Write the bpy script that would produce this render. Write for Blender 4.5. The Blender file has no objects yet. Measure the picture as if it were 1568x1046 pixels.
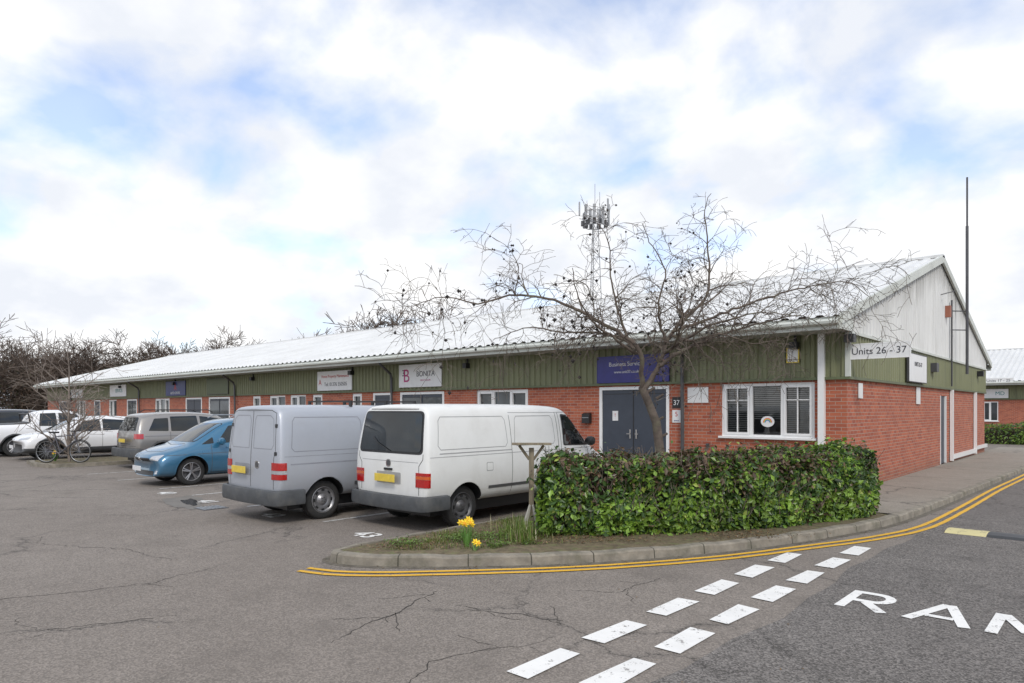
import bpy, bmesh, math, random
import numpy as np
from mathutils import Vector, Matrix
from mathutils.bvhtree import BVHTree
random.seed(7); rng=np.random.default_rng(7)
scene=bpy.context.scene
scene.view_settings.view_transform='Standard'
scene.view_settings.look='None'
scene.view_settings.exposure=0
def rad(a): return math.radians(a)
# ------------------------------------------------------------------ materials
def newmat(name):
    m=bpy.data.materials.new(name); m.use_nodes=True
    nt=m.node_tree; b=nt.nodes['Principled BSDF']
    return m,nt,b
def nd(nt,t,ins=None,**props):
    n=nt.nodes.new(t)
    for k,v in props.items(): setattr(n,k,v)
    if ins:
        for k,v in ins.items():
            if isinstance(v,bpy.types.NodeSocket): nt.links.new(v,n.inputs[k])
            else: n.inputs[k].default_value=v
    return n
def c4(c): return (c[0],c[1],c[2],1)
def mixc(nt,f,a,b,mode='MIX'):
    n=nt.nodes.new('ShaderNodeMix'); n.data_type='RGBA'; n.blend_type=mode
    for idx,v in ((0,f),(6,a),(7,b)):
        if isinstance(v,bpy.types.NodeSocket): nt.links.new(v,n.inputs[idx])
        elif idx==0: n.inputs[0].default_value=v
        else: n.inputs[idx].default_value=c4(v)
    return n.outputs[2]
def ramp(nt,f,p0,p1,a=0.0,b=1.0):
    n=nd(nt,'ShaderNodeMapRange',{'Value':f,'From Min':p0,'From Max':p1,'To Min':a,'To Max':b}); n.clamp=True
    return n.outputs[0]
def math_(nt,op,a,b=0.0):
    n=nt.nodes.new('ShaderNodeMath'); n.operation=op
    for i,v in enumerate((a,b)):
        if isinstance(v,bpy.types.NodeSocket): nt.links.new(v,n.inputs[i])
        else: n.inputs[i].default_value=v
    return n.outputs[0]
def noise(nt,vec,scale,detail=4,rough=.55,dist=0):
    return nd(nt,'ShaderNodeTexNoise',{'Vector':vec,'Scale':scale,'Detail':detail,'Roughness':rough,'Distortion':dist}).outputs['Fac']
def mapping(nt,vec,scale=(1,1,1),loc=(0,0,0)):
    return nd(nt,'ShaderNodeMapping',{'Vector':vec,'Scale':scale,'Location':loc}).outputs[0]
def M(name,col,rough=.6,metal=0,var=.12,scale=4,bump=0,bscale=40,coat=0,stretch=(1,1,1),dirt=None,dirtamt=.3):
    m,nt,b=newmat(name)
    tc=nd(nt,'ShaderNodeTexCoord').outputs['Object']
    v=mapping(nt,tc,stretch)
    n=noise(nt,v,scale,5,.6)
    c=mixc(nt,ramp(nt,n,.3,.7),[x*(1-var) for x in col],[min(1,x*(1+var)) for x in col])
    if dirt:
        n2=noise(nt,v,scale*.6,6,.65)
        c=mixc(nt,ramp(nt,n2,.5,.75,0,dirtamt),c,dirt)
    nt.links.new(c,b.inputs['Base Color'])
    b.inputs['Roughness'].default_value=rough; b.inputs['Metallic'].default_value=metal
    b.inputs['Coat Weight'].default_value=coat; b.inputs['Coat Roughness'].default_value=.05
    if bump:
        bn=noise(nt,tc,bscale,4,.6)
        bp=nd(nt,'ShaderNodeBump',{'Strength':bump,'Distance':.01,'Height':bn})
        nt.links.new(bp.outputs[0],b.inputs['Normal'])
    return m
def asphalt(name,base,base2,speck,bstr=.5,cracks=True,chip=0):
    m,nt,b=newmat(name)
    tc=nd(nt,'ShaderNodeTexCoord').outputs['Object']
    big=noise(nt,tc,.22,5,.6,.4); mid=noise(nt,tc,1.7,6,.65); fine=noise(nt,tc,70,3,.7)
    c=mixc(nt,ramp(nt,big,.35,.65),base,base2)
    c=mixc(nt,ramp(nt,mid,.35,.7,0,.45),c,[x*.70 for x in base])
    vo=nd(nt,'ShaderNodeTexVoronoi',{'Vector':tc,'Scale':80.0}); 
    sp=ramp(nt,nd(nt,'ShaderNodeSeparateColor',{'Color':vo.outputs['Color']}).outputs[0],.2,.9,-speck,speck)
    c=mixc(nt,1.0,c,nd(nt,'ShaderNodeCombineColor',{'Red':math_(nt,'ADD',1.0,sp),'Green':math_(nt,'ADD',1.0,sp),'Blue':math_(nt,'ADD',1.0,sp)}).outputs[0],'MULTIPLY')
    c=mixc(nt,ramp(nt,fine,.3,.7,0,.3),c,[x*.55 for x in base])
    pit=noise(nt,tc,11,6,.75)
    c=mixc(nt,ramp(nt,pit,.56,.68,0,.35+chip*.4),c,[x*.5 for x in base])
    if chip:
        v2=nd(nt,'ShaderNodeTexVoronoi',{'Vector':tc,'Scale':26.0}).outputs['Distance']
        pm=ramp(nt,noise(nt,tc,.8,4,.6),.42,.6)
        c=mixc(nt,math_(nt,'MULTIPLY',ramp(nt,v2,.16,.26,chip,0),pm),c,(.26,.245,.23))
    st=noise(nt,mapping(nt,tc,(1,1,1),(9,4,0)),.9,5,.55)
    c=mixc(nt,ramp(nt,st,.58,.72,0,.4),c,[x*.52 for x in base])
    sm=noise(nt,mapping(nt,tc,(1,1,1),(19,14,0)),2.6,3,.5)
    c=mixc(nt,ramp(nt,sm,.68,.76,0,.45),c,[x*.45 for x in base])
    if cracks:
        wn=nd(nt,'ShaderNodeTexNoise',{'Vector':tc,'Scale':1.3,'Detail':6.0,'Roughness':.7})
        off=nd(nt,'ShaderNodeVectorMath',{0:wn.outputs['Color'],1:(.5,.5,.5)},operation='SUBTRACT').outputs[0]
        off=nd(nt,'ShaderNodeVectorMath',{0:off,1:(.9,.9,.9)},operation='MULTIPLY').outputs[0]
        v=nd(nt,'ShaderNodeVectorMath',{0:tc,1:off},operation='ADD').outputs[0]
        ve=nd(nt,'ShaderNodeTexVoronoi',{'Vector':v,'Scale':.38},feature='DISTANCE_TO_EDGE').outputs['Distance']
        ck=ramp(nt,ve,.001,.006,1,0)
        msk=ramp(nt,noise(nt,mapping(nt,tc,(1,1,1),(3,7,0)),.35,2,.5),.44,.54)
        ck=math_(nt,'MULTIPLY',ck,msk)
        c=mixc(nt,math_(nt,'MULTIPLY',ck,.75),c,(.04,.036,.032))
        halo=math_(nt,'MULTIPLY',ramp(nt,ve,.0,.03,.25,0),msk)
        c=mixc(nt,halo,c,(.07,.065,.06))
    nt.links.new(c,b.inputs['Base Color']); b.inputs['Roughness'].default_value=.88; b.inputs['Specular IOR Level'].default_value=.3
    h=math_(nt,'ADD',fine,math_(nt,'MULTIPLY',vo.outputs['Distance'],.8))
    bp=nd(nt,'ShaderNodeBump',{'Strength':bstr,'Distance':.006,'Height':h}); nt.links.new(bp.outputs[0],b.inputs['Normal'])
    return m
def paintmark(name,col,wear=.5,under=(.1,.1,.1)):
    m,nt,b=newmat(name)
    tc=nd(nt,'ShaderNodeTexCoord').outputs['Object']
    n=noise(nt,tc,9,8,.75); n2=noise(nt,tc,60,3,.7)
    s=math_(nt,'ADD',n,math_(nt,'MULTIPLY',math_(nt,'SUBTRACT',n2,.5),.5))
    c=mixc(nt,ramp(nt,s,wear,wear+.07),col,under)
    c=mixc(nt,ramp(nt,noise(nt,tc,2.5,4,.6),.4,.8,0,.35),c,[x*.6 for x in col])
    nt.links.new(c,b.inputs['Base Color']); b.inputs['Roughness'].default_value=.75
    return m
def brickmat():
    m,nt,b=newmat('red_brick')
    tc=nd(nt,'ShaderNodeTexCoord').outputs['Object']
    s=nd(nt,'ShaderNodeSeparateXYZ',{0:tc})
    xy=math_(nt,'ADD',s.outputs[0],s.outputs[1])
    v=nd(nt,'ShaderNodeCombineXYZ',{0:xy,1:s.outputs[2]}).outputs[0]
    br=nd(nt,'ShaderNodeTexBrick',{'Vector':v,'Color1':c4((.47,.135,.068)),'Color2':c4((.30,.072,.042)),'Mortar':c4((.40,.31,.25)),'Scale':1.0,'Mortar Size':.0065,'Mortar Smooth':.2,'Bias':-.1,'Brick Width':.225,'Row Height':.075})
    n=noise(nt,v,1.1,5,.6); n2=noise(nt,v,14,3,.6)
    c=mixc(nt,ramp(nt,n,.4,.7,0,.35),br.outputs['Color'],(.27,.08,.05))
    c=mixc(nt,ramp(nt,n2,.55,.8,0,.35),c,(.54,.23,.13))
    zz=ramp(nt,s.outputs[2],.1,.5,.4,0)
    c=mixc(nt,zz,c,(.15,.10,.07))
    nt.links.new(c,b.inputs['Base Color']); b.inputs['Roughness'].default_value=.85
    h=math_(nt,'SUBTRACT',math_(nt,'MULTIPLY',n2,.3),br.outputs['Fac'])
    bp=nd(nt,'ShaderNodeBump',{'Strength':.5,'Distance':.008,'Height':h}); nt.links.new(bp.outputs[0],b.inputs['Normal'])
    return m
def cladmat(name,col,streak,amt,verge=False):
    m,nt,b=newmat(name)
    tc=nd(nt,'ShaderNodeTexCoord').outputs['Object']
    v=mapping(nt,tc,(3,3,.35)); n=noise(nt,v,1.6,6,.65); n2=noise(nt,tc,.6,4,.5)
    c=mixc(nt,ramp(nt,n2,.3,.7),[x*.92 for x in col],[x*1.06 for x in col])
    c=mixc(nt,ramp(nt,n,.5,.78,0,amt),c,streak)
    if verge:
        # run-off staining that gathers under the sloping verge
        s=nd(nt,'ShaderNodeSeparateXYZ',{0:tc})
        dy=math_(nt,'ABSOLUTE',math_(nt,'SUBTRACT',s.outputs[1],8.9))
        top=math_(nt,'SUBTRACT',6.3,math_(nt,'MULTIPLY',dy,.28))
        dd=math_(nt,'SUBTRACT',top,s.outputs[2])
        n3=noise(nt,mapping(nt,tc,(1,6,.25)),1.4,5,.7)
        k=math_(nt,'ADD',dd,math_(nt,'MULTIPLY',math_(nt,'SUBTRACT',n3,.5),2.2))
        near=ramp(nt,dy,2.0,7.0,1,.3)
        c=mixc(nt,math_(nt,'MULTIPLY',ramp(nt,k,.1,.8,.65,0),near),c,(.17,.165,.14))
    nt.links.new(c,b.inputs['Base Color']); b.inputs['Roughness'].default_value=.55
    return m
def glassmat(name,tint=(.03,.04,.045)):
    m,nt,b=newmat(name)
    tc=nd(nt,'ShaderNodeTexCoord').outputs['Object']
    n=noise(nt,tc,1.5,2,.5)
    nt.links.new(mixc(nt,ramp(nt,n,.35,.65),[x*.7 for x in tint],[x*1.6 for x in tint]),b.inputs['Base Color'])
    b.inputs['Roughness'].default_value=.04; b.inputs['IOR'].default_value=1.5; b.inputs['Specular IOR Level'].default_value=.6
    return m
def clearglass():
    m,nt,b=newmat('window_glass')
    nt.nodes.remove(b); out=nt.nodes['Material Output']
    tr=nd(nt,'ShaderNodeBsdfTransparent',{'Color':(.85,.88,.88,1)}); gl=nd(nt,'ShaderNodeBsdfGlossy',{'Roughness':.02})
    fr=nd(nt,'ShaderNodeFresnel',{'IOR':1.9})
    mx=nd(nt,'ShaderNodeMixShader',{0:fr.outputs[0],1:tr.outputs[0],2:gl.outputs[0]})
    nt.links.new(mx.outputs[0],out.inputs[0]); return m
def vcolmat(name,rough=.5,spec=.4,trans=.25):
    m,nt,b=newmat(name)
    a=nd(nt,'ShaderNodeAttribute',attribute_name='Col')
    nt.links.new(a.outputs['Color'],b.inputs['Base Color']); b.inputs['Roughness'].default_value=rough
    b.inputs['Specular IOR Level'].default_value=spec
    if trans:
        out=nt.nodes['Material Output']
        t=nd(nt,'ShaderNodeBsdfTranslucent',{'Color':a.outputs['Color']})
        mx=nd(nt,'ShaderNodeMixShader',{0:trans,1:b.outputs[0],2:t.outputs[0]}); nt.links.new(mx.outputs[0],out.inputs[0])
    return m
BRICK=brickmat()
GREEN=cladmat('green_cladding',(.205,.215,.115),(.09,.095,.055),.6)
WHITECLAD=cladmat('pale_cladding',(.68,.68,.66),(.36,.35,.31),.5,True)
ROOF=cladmat('roof_sheet',(.68,.685,.675),(.44,.43,.39),.55)
FASCIA=M('fascia_grey',(.58,.60,.55),.5,var=.06,scale=2,dirt=(.30,.31,.26),dirtamt=.5)
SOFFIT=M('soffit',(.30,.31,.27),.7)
TRIMDK=M('flashing_green',(.12,.14,.07),.5)
UPVC=M('white_upvc',(.82,.82,.81),.3,var=.03)
WHITE=M('sign_white',(.78,.78,.77),.4,var=.04,dirt=(.6,.58,.54))
DOORG=M('door_slate',(.045,.055,.075),.4,var=.1)
BLACK=M('black_plastic',(.02,.02,.021),.45,var=.2)
RUBBER=M('tyre_rubber',(.022,.022,.022),.85,var=.3,bump=.2,dirt=(.09,.08,.07),dirtamt=.5)
PLASTG=M('grey_bumper',(.075,.08,.085),.6,var=.2,scale=6,dirt=(.17,.16,.14),dirtamt=.4)
METAL=M('galvanised',(.42,.43,.44),.4,metal=.7)
METALD=M('dark_metal',(.10,.10,.105),.5,metal=.4)
GLASSD=glassmat('dark_window_glass',(.05,.06,.065))
CARGL=glassmat('car_glass',(.012,.016,.018))
GLASSC=clearglass()
CONC=M('concrete_kerb',(.235,.21,.17),.9,var=.3,scale=5,bump=.5,dirt=(.09,.09,.055),dirtamt=.8)
PAVE=asphalt('pavement',(.30,.265,.22),(.34,.305,.26),.15,.4,True)
SOIL=M('soil',(.14,.11,.065),.95,var=.4,scale=14,bump=.9,bscale=30,dirt=(.13,.17,.05),dirtamt=.8)
WOOD=M('weathered_wood',(.22,.185,.13),.85,var=.3,scale=6,stretch=(6,6,.5),bump=.3,dirt=(.13,.15,.08),dirtamt=.5)
WOODP=M('pale_stake',(.45,.43,.38),.85,var=.25,scale=6)
BARK=M('bark',(.125,.098,.08),.9,var=.35,scale=9,bump=.5,dirt=(.20,.205,.12),dirtamt=.6)
BARKD=M('distant_bark',(.115,.088,.07),.95,var=.3,scale=.5)
BARKL=M('pale_bark',(.24,.20,.17),.9,var=.2)
RED=M('lamp_red',(.42,.012,.012),.15,var=.15,scale=30,coat=1)
ORANGE=M('lamp_orange',(.60,.11,.02),.15,var=.1,coat=1)
LAMPC=M('lamp_clear',(.55,.57,.6),.08,metal=.5,var=.1,coat=1)
YPLATE=M('yellow_plate',(.70,.52,.07),.45,var=.12,scale=14)
WPLATE=M('white_plate',(.70,.70,.70),.4,var=.06)
RIM=M('wheel_rim',(.30,.30,.31),.4,metal=.7,dirt=(.12,.09,.07),dirtamt=.5)
RIMD=M('wheel_rim_dark',(.12,.12,.125),.45,metal=.5,dirt=(.14,.10,.08),dirtamt=.6)
CHROME=M('chrome',(.6,.6,.6),.15,metal=1,var=.05)
SEAM=M('panel_gap',(.08,.08,.08),.7)
SEAML=M('panel_gap_soft',(.34,.34,.34),.6)
INTER=M('interior_dark',(.09,.09,.09),.9)
BLIND=M('blind',(.60,.60,.58),.7)
# ------------------------------------------------------------------ mesh builder
def empty(name,loc=(0,0,0),rot=0,scale=1):
    e=bpy.data.objects.new(name,None); scene.collection.objects.link(e)
    e.location=loc; e.rotation_euler=(0,0,rot); e.scale=(scale,)*3; e.empty_display_size=.2
    return e
class MB:
    def __init__(s): s.v=[];s.f=[];s.m=[];s.mats=[]
    def mi(s,mat):
        if mat not in s.mats: s.mats.append(mat)
        return s.mats.index(mat)
    def poly(s,pts,mat):
        n=len(s.v); s.v+=[tuple(p) for p in pts]; s.f.append(tuple(range(n,n+len(pts)))); s.m.append(s.mi(mat))
    def mesh(s,vs,fs,mat):
        n=len(s.v); s.v+=[tuple(p) for p in vs]; k=s.mi(mat)
        for f in fs: s.f.append(tuple(i+n for i in f)); s.m.append(k)
    def box(s,x0,x1,y0,y1,z0,z1,mat):
        vs=[(x,y,z) for x in (x0,x1) for y in (y0,y1) for z in (z0,z1)]
        s.mesh(vs,[(0,1,3,2),(4,6,7,5),(0,4,5,1),(2,3,7,6),(0,2,6,4),(1,5,7,3)],mat)
    def obox(s,c,sx,sy,sz,mat,R=None):
        R=R or Matrix.Identity(3); c=Vector(c)
        vs=[c+R@Vector((x*sx/2,y*sy/2,z*sz/2)) for x in (-1,1) for y in (-1,1) for z in (-1,1)]
        s.mesh(vs,[(0,1,3,2),(4,6,7,5),(0,4,5,1),(2,3,7,6),(0,2,6,4),(1,5,7,3)],mat)
    def tube(s,pts,rs,mat,n=6):
        pts=[Vector(p) for p in pts]
        if not hasattr(rs,'__len__'): rs=[rs]*len(pts)
        vs=[];fs=[]; ref=Vector((.31,.17,.93))
        for i,p in enumerate(pts):
            d=(pts[min(i+1,len(pts)-1)]-pts[max(i-1,0)])
            if d.length<1e-6: d=Vector((0,0,1))
            d.normalize(); a=d.cross(ref)
            if a.length<.05: a=d.cross(Vector((1,0,0)))
            a.normalize(); b=d.cross(a)
            for k in range(n):
                t=2*math.pi*k/n; vs.append(p+(a*math.cos(t)+b*math.sin(t))*rs[i])
        for i in range(len(pts)-1):
            for k in range(n):
                fs.append((i*n+k,i*n+(k+1)%n,(i+1)*n+(k+1)%n,(i+1)*n+k))
        fs.append(tuple(range(n-1,-1,-1))); L=(len(pts)-1)*n; fs.append(tuple(range(L,L+n)))
        s.mesh(vs,fs,mat)
    def lathe(s,prof,c,sg,mat,n=32):
        vs=[];fs=[]
        for dx,r in prof:
            for k in range(n):
                t=2*math.pi*k/n; vs.append((c[0]+sg*dx,c[1]+r*math.cos(t),c[2]+r*math.sin(t)))
        for i in range(len(prof)-1):
            for k in range(n): fs.append((i*n+k,i*n+(k+1)%n,(i+1)*n+(k+1)%n,(i+1)*n+k))
        s.mesh(vs,fs,mat)
    def obj(s,name,parent=None,smooth=None,bevel=0):
        me=bpy.data.meshes.new(name); me.from_pydata(s.v,[],s.f)
        for m in s.mats: me.materials.append(m)
        me.polygons.foreach_set('material_index',s.m)
        if smooth:
            me.polygons.foreach_set('use_smooth',[True]*len(me.polygons)); me.set_sharp_from_angle(angle=rad(smooth))
        me.update()
        o=bpy.data.objects.new(name,me); scene.collection.objects.link(o)
        if parent: o.parent=parent
        if bevel:
            b=o.modifiers.new('bevel','BEVEL'); b.width=bevel; b.segments=2; b.limit_method='ANGLE'
        return o
def text(name,body,size,loc,rot,mat,parent=None,align='CENTER',ext=.002,off=0,sx=1):
    cu=bpy.data.curves.new(name,'FONT'); cu.body=body; cu.size=size; cu.align_x=align; cu.extrude=ext; cu.offset=off
    cu.materials.append(mat)
    o=bpy.data.objects.new(name,cu); scene.collection.objects.link(o); o.location=loc; o.rotation_euler=rot; o.scale=(sx,1,1)
    if parent: o.parent=parent
    return o
# ------------------------------------------------------------------ camera / light / world
cam=bpy.data.cameras.new('camera'); co=bpy.data.objects.new('camera',cam); scene.collection.objects.link(co)
co.location=(4.18,-14.69,1.8); co.rotation_euler=(rad(90),0,rad(42.15))
cam.sensor_width=36; cam.lens=23.88; cam.shift_y=.0657; cam.clip_end=3000; scene.camera=co
SUN_EL=44; SUN_DIR=Vector((.72,-.60,0)).normalized()
sd=Vector((SUN_DIR.x*math.cos(rad(SUN_EL)),SUN_DIR.y*math.cos(rad(SUN_EL)),math.sin(rad(SUN_EL))))
su=bpy.data.lights.new('sun','SUN'); su.energy=1.7; su.angle=rad(14); su.color=(1,.95,.88)
so=bpy.data.objects.new('sun',su); scene.collection.objects.link(so); so.rotation_euler=sd.to_track_quat('Z','Y').to_euler(); so.location=(0,-20,30)
w=bpy.data.worlds.new('World'); scene.world=w; w.use_nodes=True; nt=w.node_tree; nt.nodes.clear()
out=nd(nt,'ShaderNodeOutputWorld')
sky=nd(nt,'ShaderNodeTexSky',sky_type='NISHITA'); sky.sun_disc=False; sky.sun_elevation=rad(SUN_EL); sky.sun_rotation=math.atan2(sd.x,sd.y); sky.air_density=1.0; sky.dust_density=.6; sky.ozone_density=2.5
skc=mixc(nt,1.0,sky.outputs[0],(1.45,1.55,1.70),'MULTIPLY')
tc=nd(nt,'ShaderNodeTexCoord').outputs['Generated']
sp=nd(nt,'ShaderNodeSeparateXYZ',{0:tc})
zz=math_(nt,'ADD',math_(nt,'MAXIMUM',sp.outputs[2],0),.42)
v=nd(nt,'ShaderNodeCombineXYZ',{0:math_(nt,'DIVIDE',sp.outputs[0],zz),1:math_(nt,'DIVIDE',sp.outputs[1],zz),2:.3}).outputs[0]
n1=noise(nt,mapping(nt,v,(1,1,1),(7.1,3.6,0)),3.3,7,.50,.2)
hz=ramp(nt,sp.outputs[2],.0,.32,.16,0)
cf=math_(nt,'ADD',n1,hz)
cl=ramp(nt,cf,.385,.545,.34,1.0)
n2=noise(nt,mapping(nt,v,(1,1,1),(5,1,0)),4.2,7,.5)
ccol=mixc(nt,ramp(nt,n2,.38,.60),(.76,.79,.85),(.97,.97,.97))
b1=nd(nt,'ShaderNodeBackground',{'Color':skc,'Strength':.15}); b2=nd(nt,'ShaderNodeBackground',{'Color':ccol,'Strength':1.15})
mx=nd(nt,'ShaderNodeMixShader',{0:cl,1:b1.outputs[0],2:b2.outputs[0]}); nt.links.new(mx.outputs[0],out.inputs[0])
# ------------------------------------------------------------------ ground
ASPH=asphalt('asphalt_carpark',(.235,.205,.178),(.27,.238,.208),.26,.5)
ROADM=asphalt('asphalt_road',(.175,.16,.148),(.215,.198,.182),.5,.9,chip=.6)
mb=MB(); mb.poly([(-700,-500,0),(500,-500,0),(500,700,0),(-700,700,0)],ASPH); mb.obj('ground')
# ragged left edge of the resurfaced road
mb=MB(); ed=[(1.92+.05*math.sin(y*1.3)+.03*math.sin(y*4.1),y,.004) for y in np.arange(-60,90,.4)]
mb.poly([(8.5,90,.004)]+[e for e in reversed(ed)]+[(8.5,-60,.004)],ROADM); mb.obj('road')
YEL=paintmark('yellow_paint',(.74,.42,.03),.60,(.16,.14,.11)); WHT=paintmark('white_road_paint',(.80,.79,.76),.585,(.19,.175,.16)); WHTO=paintmark('worn_white_paint',(.55,.54,.51),.52,(.18,.17,.155)); CREAM=paintmark('cream_paint',(.62,.55,.28),.56,(.12,.11,.1))
def resample(pts,step=.25):
    P=[Vector((p[0],p[1],0)) for p in pts]; o=[]
    for i in range(len(P)-1):
        p0=P[max(i-1,0)];p1=P[i];p2=P[i+1];p3=P[min(i+2,len(P)-1)]
        n=max(2,int((p2-p1).length/step))
        for k in range(n):
            t=k/n; o.append(.5*((2*p1)+(p2-p0)*t+(2*p0-5*p1+4*p2-p3)*t*t+(3*p1-p0-3*p2+p3)*t**3))
    o.append(P[-1]); return o
def ribbon(mb,pts,o0,o1,z,mat):
    n=len(pts); L=[];R=[]
    for i,p in enumerate(pts):
        d=(pts[min(i+1,n-1)]-pts[max(i-1,0)]).normalized(); nr=Vector((-d.y,d.x,0)); j=.004*math.sin(i*2.3)
        L.append(p+nr*(o0+j)+Vector((0,0,z))); R.append(p+nr*(o1+j*.5)+Vector((0,0,z)))
    for i in range(n-1): mb.poly([L[i],L[i+1],R[i+1],R[i]][::-1],mat)
yl=resample([(-2.62,-10.70),(-2.25,-10.58),(-1.85,-10.30),(-1.21,-9.63),(-.28,-8.5),(.58,-7.06),(1.19,-5.6),(1.66,-4.35),(1.98,-2.9),(2.07,-.5),(2.11,3.5),(2.22,7.1),(2.35,12),(2.5,22)])
mb=MB(); ribbon(mb,yl,-.035,.035,.009,YEL); ribbon(mb,yl,.115,.185,.009,YEL); mb.obj('double_yellow_lines')
mb=MB()
def dash(x0,x1,y):
    j=lambda:random.gauss(0,.010)
    mb.poly([(x0+j(),y-.3+j(),.009),(x1+j(),y-.3+j(),.009),(x1+j(),y+.3+j(),.009),(x0+j(),y+.3+j(),.009)],WHT)
for k in range(-1,6): dash(1.03,1.23,-10.98+.915*k)
for k in range(-2,7): dash(1.54,1.74,-10.78+.895*k)
mb.obj('give_way_markings')
# RAMP lettering built of painted strokes (each stroke a hair above the last)
mb=MB(); zc=[.0085]
def stroke(ox,pts,w=.088):
    P=[Vector((ox+x,-8.1+y,0)) for x,y in pts]; n=len(P); L=[];R=[]
    for i,p in enumerate(P):
        d=(P[min(i+1,n-1)]-P[max(i-1,0)]).normalized(); nr=Vector((-d.y,d.x,0))*w/2
        L.append(p+nr+Vector((0,0,zc[0]))); R.append(p-nr+Vector((0,0,zc[0])))
    for i in range(n-1): mb.poly([L[i],R[i],R[i+1],L[i+1]],WHT)
    zc[0]+=.0007
def bowl(x0,x1,y0,y1):
    r=(y1-y0)/2; return [(x0,y1)]+[(x1-r*.8+r*.8*math.sin(t),(y0+y1)/2+r*math.cos(t)) for t in [math.pi*k/8 for k in range(9)]]+[(x0,y0)]
stroke(2.19,[(.044,0),(.044,.67)]); stroke(2.19,bowl(.088,.36,.31,.626)); stroke(2.19,[(.20,.27),(.39,.0)],.095)
stroke(2.73,[(.045,0),(.245,.67)]); stroke(2.73,[(.265,.67),(.465,0)]); stroke(2.73,[(.15,.20),(.36,.20)],.08)
stroke(3.33,[(.044,0),(.044,.67)]); stroke(3.33,[(.07,.66),(.27,.16)]); stroke(3.33,[(.27,.16),(.47,.66)]); stroke(3.33,[(.496,0),(.496,.67)])
stroke(4.02,[(.044,0),(.044,.67)]); stroke(4.02,bowl(.088,.38,.27,.626))
mb.obj('road_lettering')
CRK=M('crack_fill',(.045,.04,.035),.95,var=.3)
mb=MB(); random.seed(3)
def crack(pts,w=.012,br=3):
    Q=[]
    for a,b in zip(pts[:-1],pts[1:]):
        a=Vector((*a,0));b=Vector((*b,0)); m=max(3,int((b-a).length/.045)); nr=Vector((-(b-a).y,(b-a).x,0)).normalized(); o=0
        for k in range(m):
            o=o*.8+random.gauss(0,.016); Q.append(a.lerp(b,k/m)+nr*o)
    n=len(Q)
    for i in range(n-1):
        d=(Q[i+1]-Q[i]).normalized(); nr=Vector((-d.y,d.x,0)); w0=w*random.uniform(.15,.6)*math.sin(math.pi*(i+.5)/n)**.4; z=Vector((0,0,.002))
        mb.poly([Q[i]-nr*w0+z,Q[i]+nr*w0+z,Q[i+1]+nr*w0+z,Q[i+1]-nr*w0+z],CRK)
    for _ in range(br):
        i=random.randint(2,n-3); a=random.uniform(0,6.28); L=random.uniform(.2,.6)
        if w>.007: crack([(Q[i].x,Q[i].y),(Q[i].x+L*math.cos(a),Q[i].y+L*math.sin(a))],w*.6,0)
crack([(-.35,-11.75),(-.6,-10.98),(-.95,-10.2)],.016,5)
crack([(-.2,-10.45),(.25,-10.2),(.75,-10.15)],.014,4)
crack([(.1,-9.3),(.5,-9.0),(.55,-8.3)],.010,3)
crack([(-4.6,-14),(-3.7,-13.2),(-3.3,-11.9),(-3.6,-11)],.012,5)
crack([(-7,-12.4),(-5.4,-11.6),(-4.2,-11.4)],.012,4)
crack([(-2.4,-13.4),(-2.0,-12.2)],.010,2); crack([(-9,-11.2),(-8,-10.2)],.012,3); crack([(-12,-12.5),(-10,-11.3)],.014,3)
crack([(.9,-12.2),(.5,-11.5),(.85,-10.4)],.010,3)
mb.obj('surface_cracks')
random.seed(11)
mb=MB(); prof=[(-3.2,.006),(-3.12,.03),(-2.95,.042),(-2.78,.03),(-2.7,.006)]
x=2.22; i=0
while x<8.4:
    x2=x+.5
    for (ya,za),(yb,zb) in zip(prof[:-1],prof[1:]): mb.poly([(x,ya,za),(x2,ya,za),(x2,yb,zb),(x,yb,zb)],CREAM if i%2==0 else BLACK)
    x=x2;i+=1
mb.obj('speed_hump')
mb=MB()
for x in (-5.28,-7.8,-10.2,-11.9,-14.6,-16.95,-19.9,-23.0,-25.6,-28.2,-30.8,-33.4,-36):
    mb.poly([(x-.045,-8.7,.006),(x+.045,-8.7,.006),(x+.045,-2.6,.006),(x-.045,-2.6,.006)],WHTO)
mb.obj('parking_bay_lines')
bn=empty('parking_bay_numbers')
for s_,x in (('43',-3.85),('42',-6.5),('41',-9.0),('40',-11.0)): text('number_'+s_,s_,.45,(x,-9.05,.007),(0,0,0),WHT,bn,'CENTER',.0004,.008)
kc=[(-3.0,-1.7),(-3.0,-4),(-3.0,-7),(-3.0,-9.2),(-2.98,-9.85),(-2.90,-10.12),(-2.66,-10.2),(-2.25,-10.03),(-1.47,-9.37),(-.67,-8.47),(-.03,-7.49),(.61,-6.18),(1.06,-4.83),(1.42,-3.3),(1.57,-1.84),(1.67,.32),(1.8,4),(2.0,9.6),(2.1,14),(2.2,22)]
kp=resample(kc,.12)
mb=MB(); n=len(kp); seg=[]
for i,p in enumerate(kp):
    d=(kp[min(i+1,n-1)]-kp[max(i-1,0)]).normalized(); nr=Vector((-d.y,d.x,0))
    jz=.006*math.sin(i*.9)+random.gauss(0,.002); b_=(i//6)%3*.003
    seg.append([p+Vector((0,0,-.02)),p+nr*(.012+b_)+Vector((0,0,.092+jz)),p+nr*(.03+b_)+Vector((0,0,.112+jz)),p+nr*.125+Vector((0,0,.118+jz)),p+nr*.127+Vector((0,0,.0))])
JOINT=M('kerb_joint',(.06,.055,.04),.9)
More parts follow.
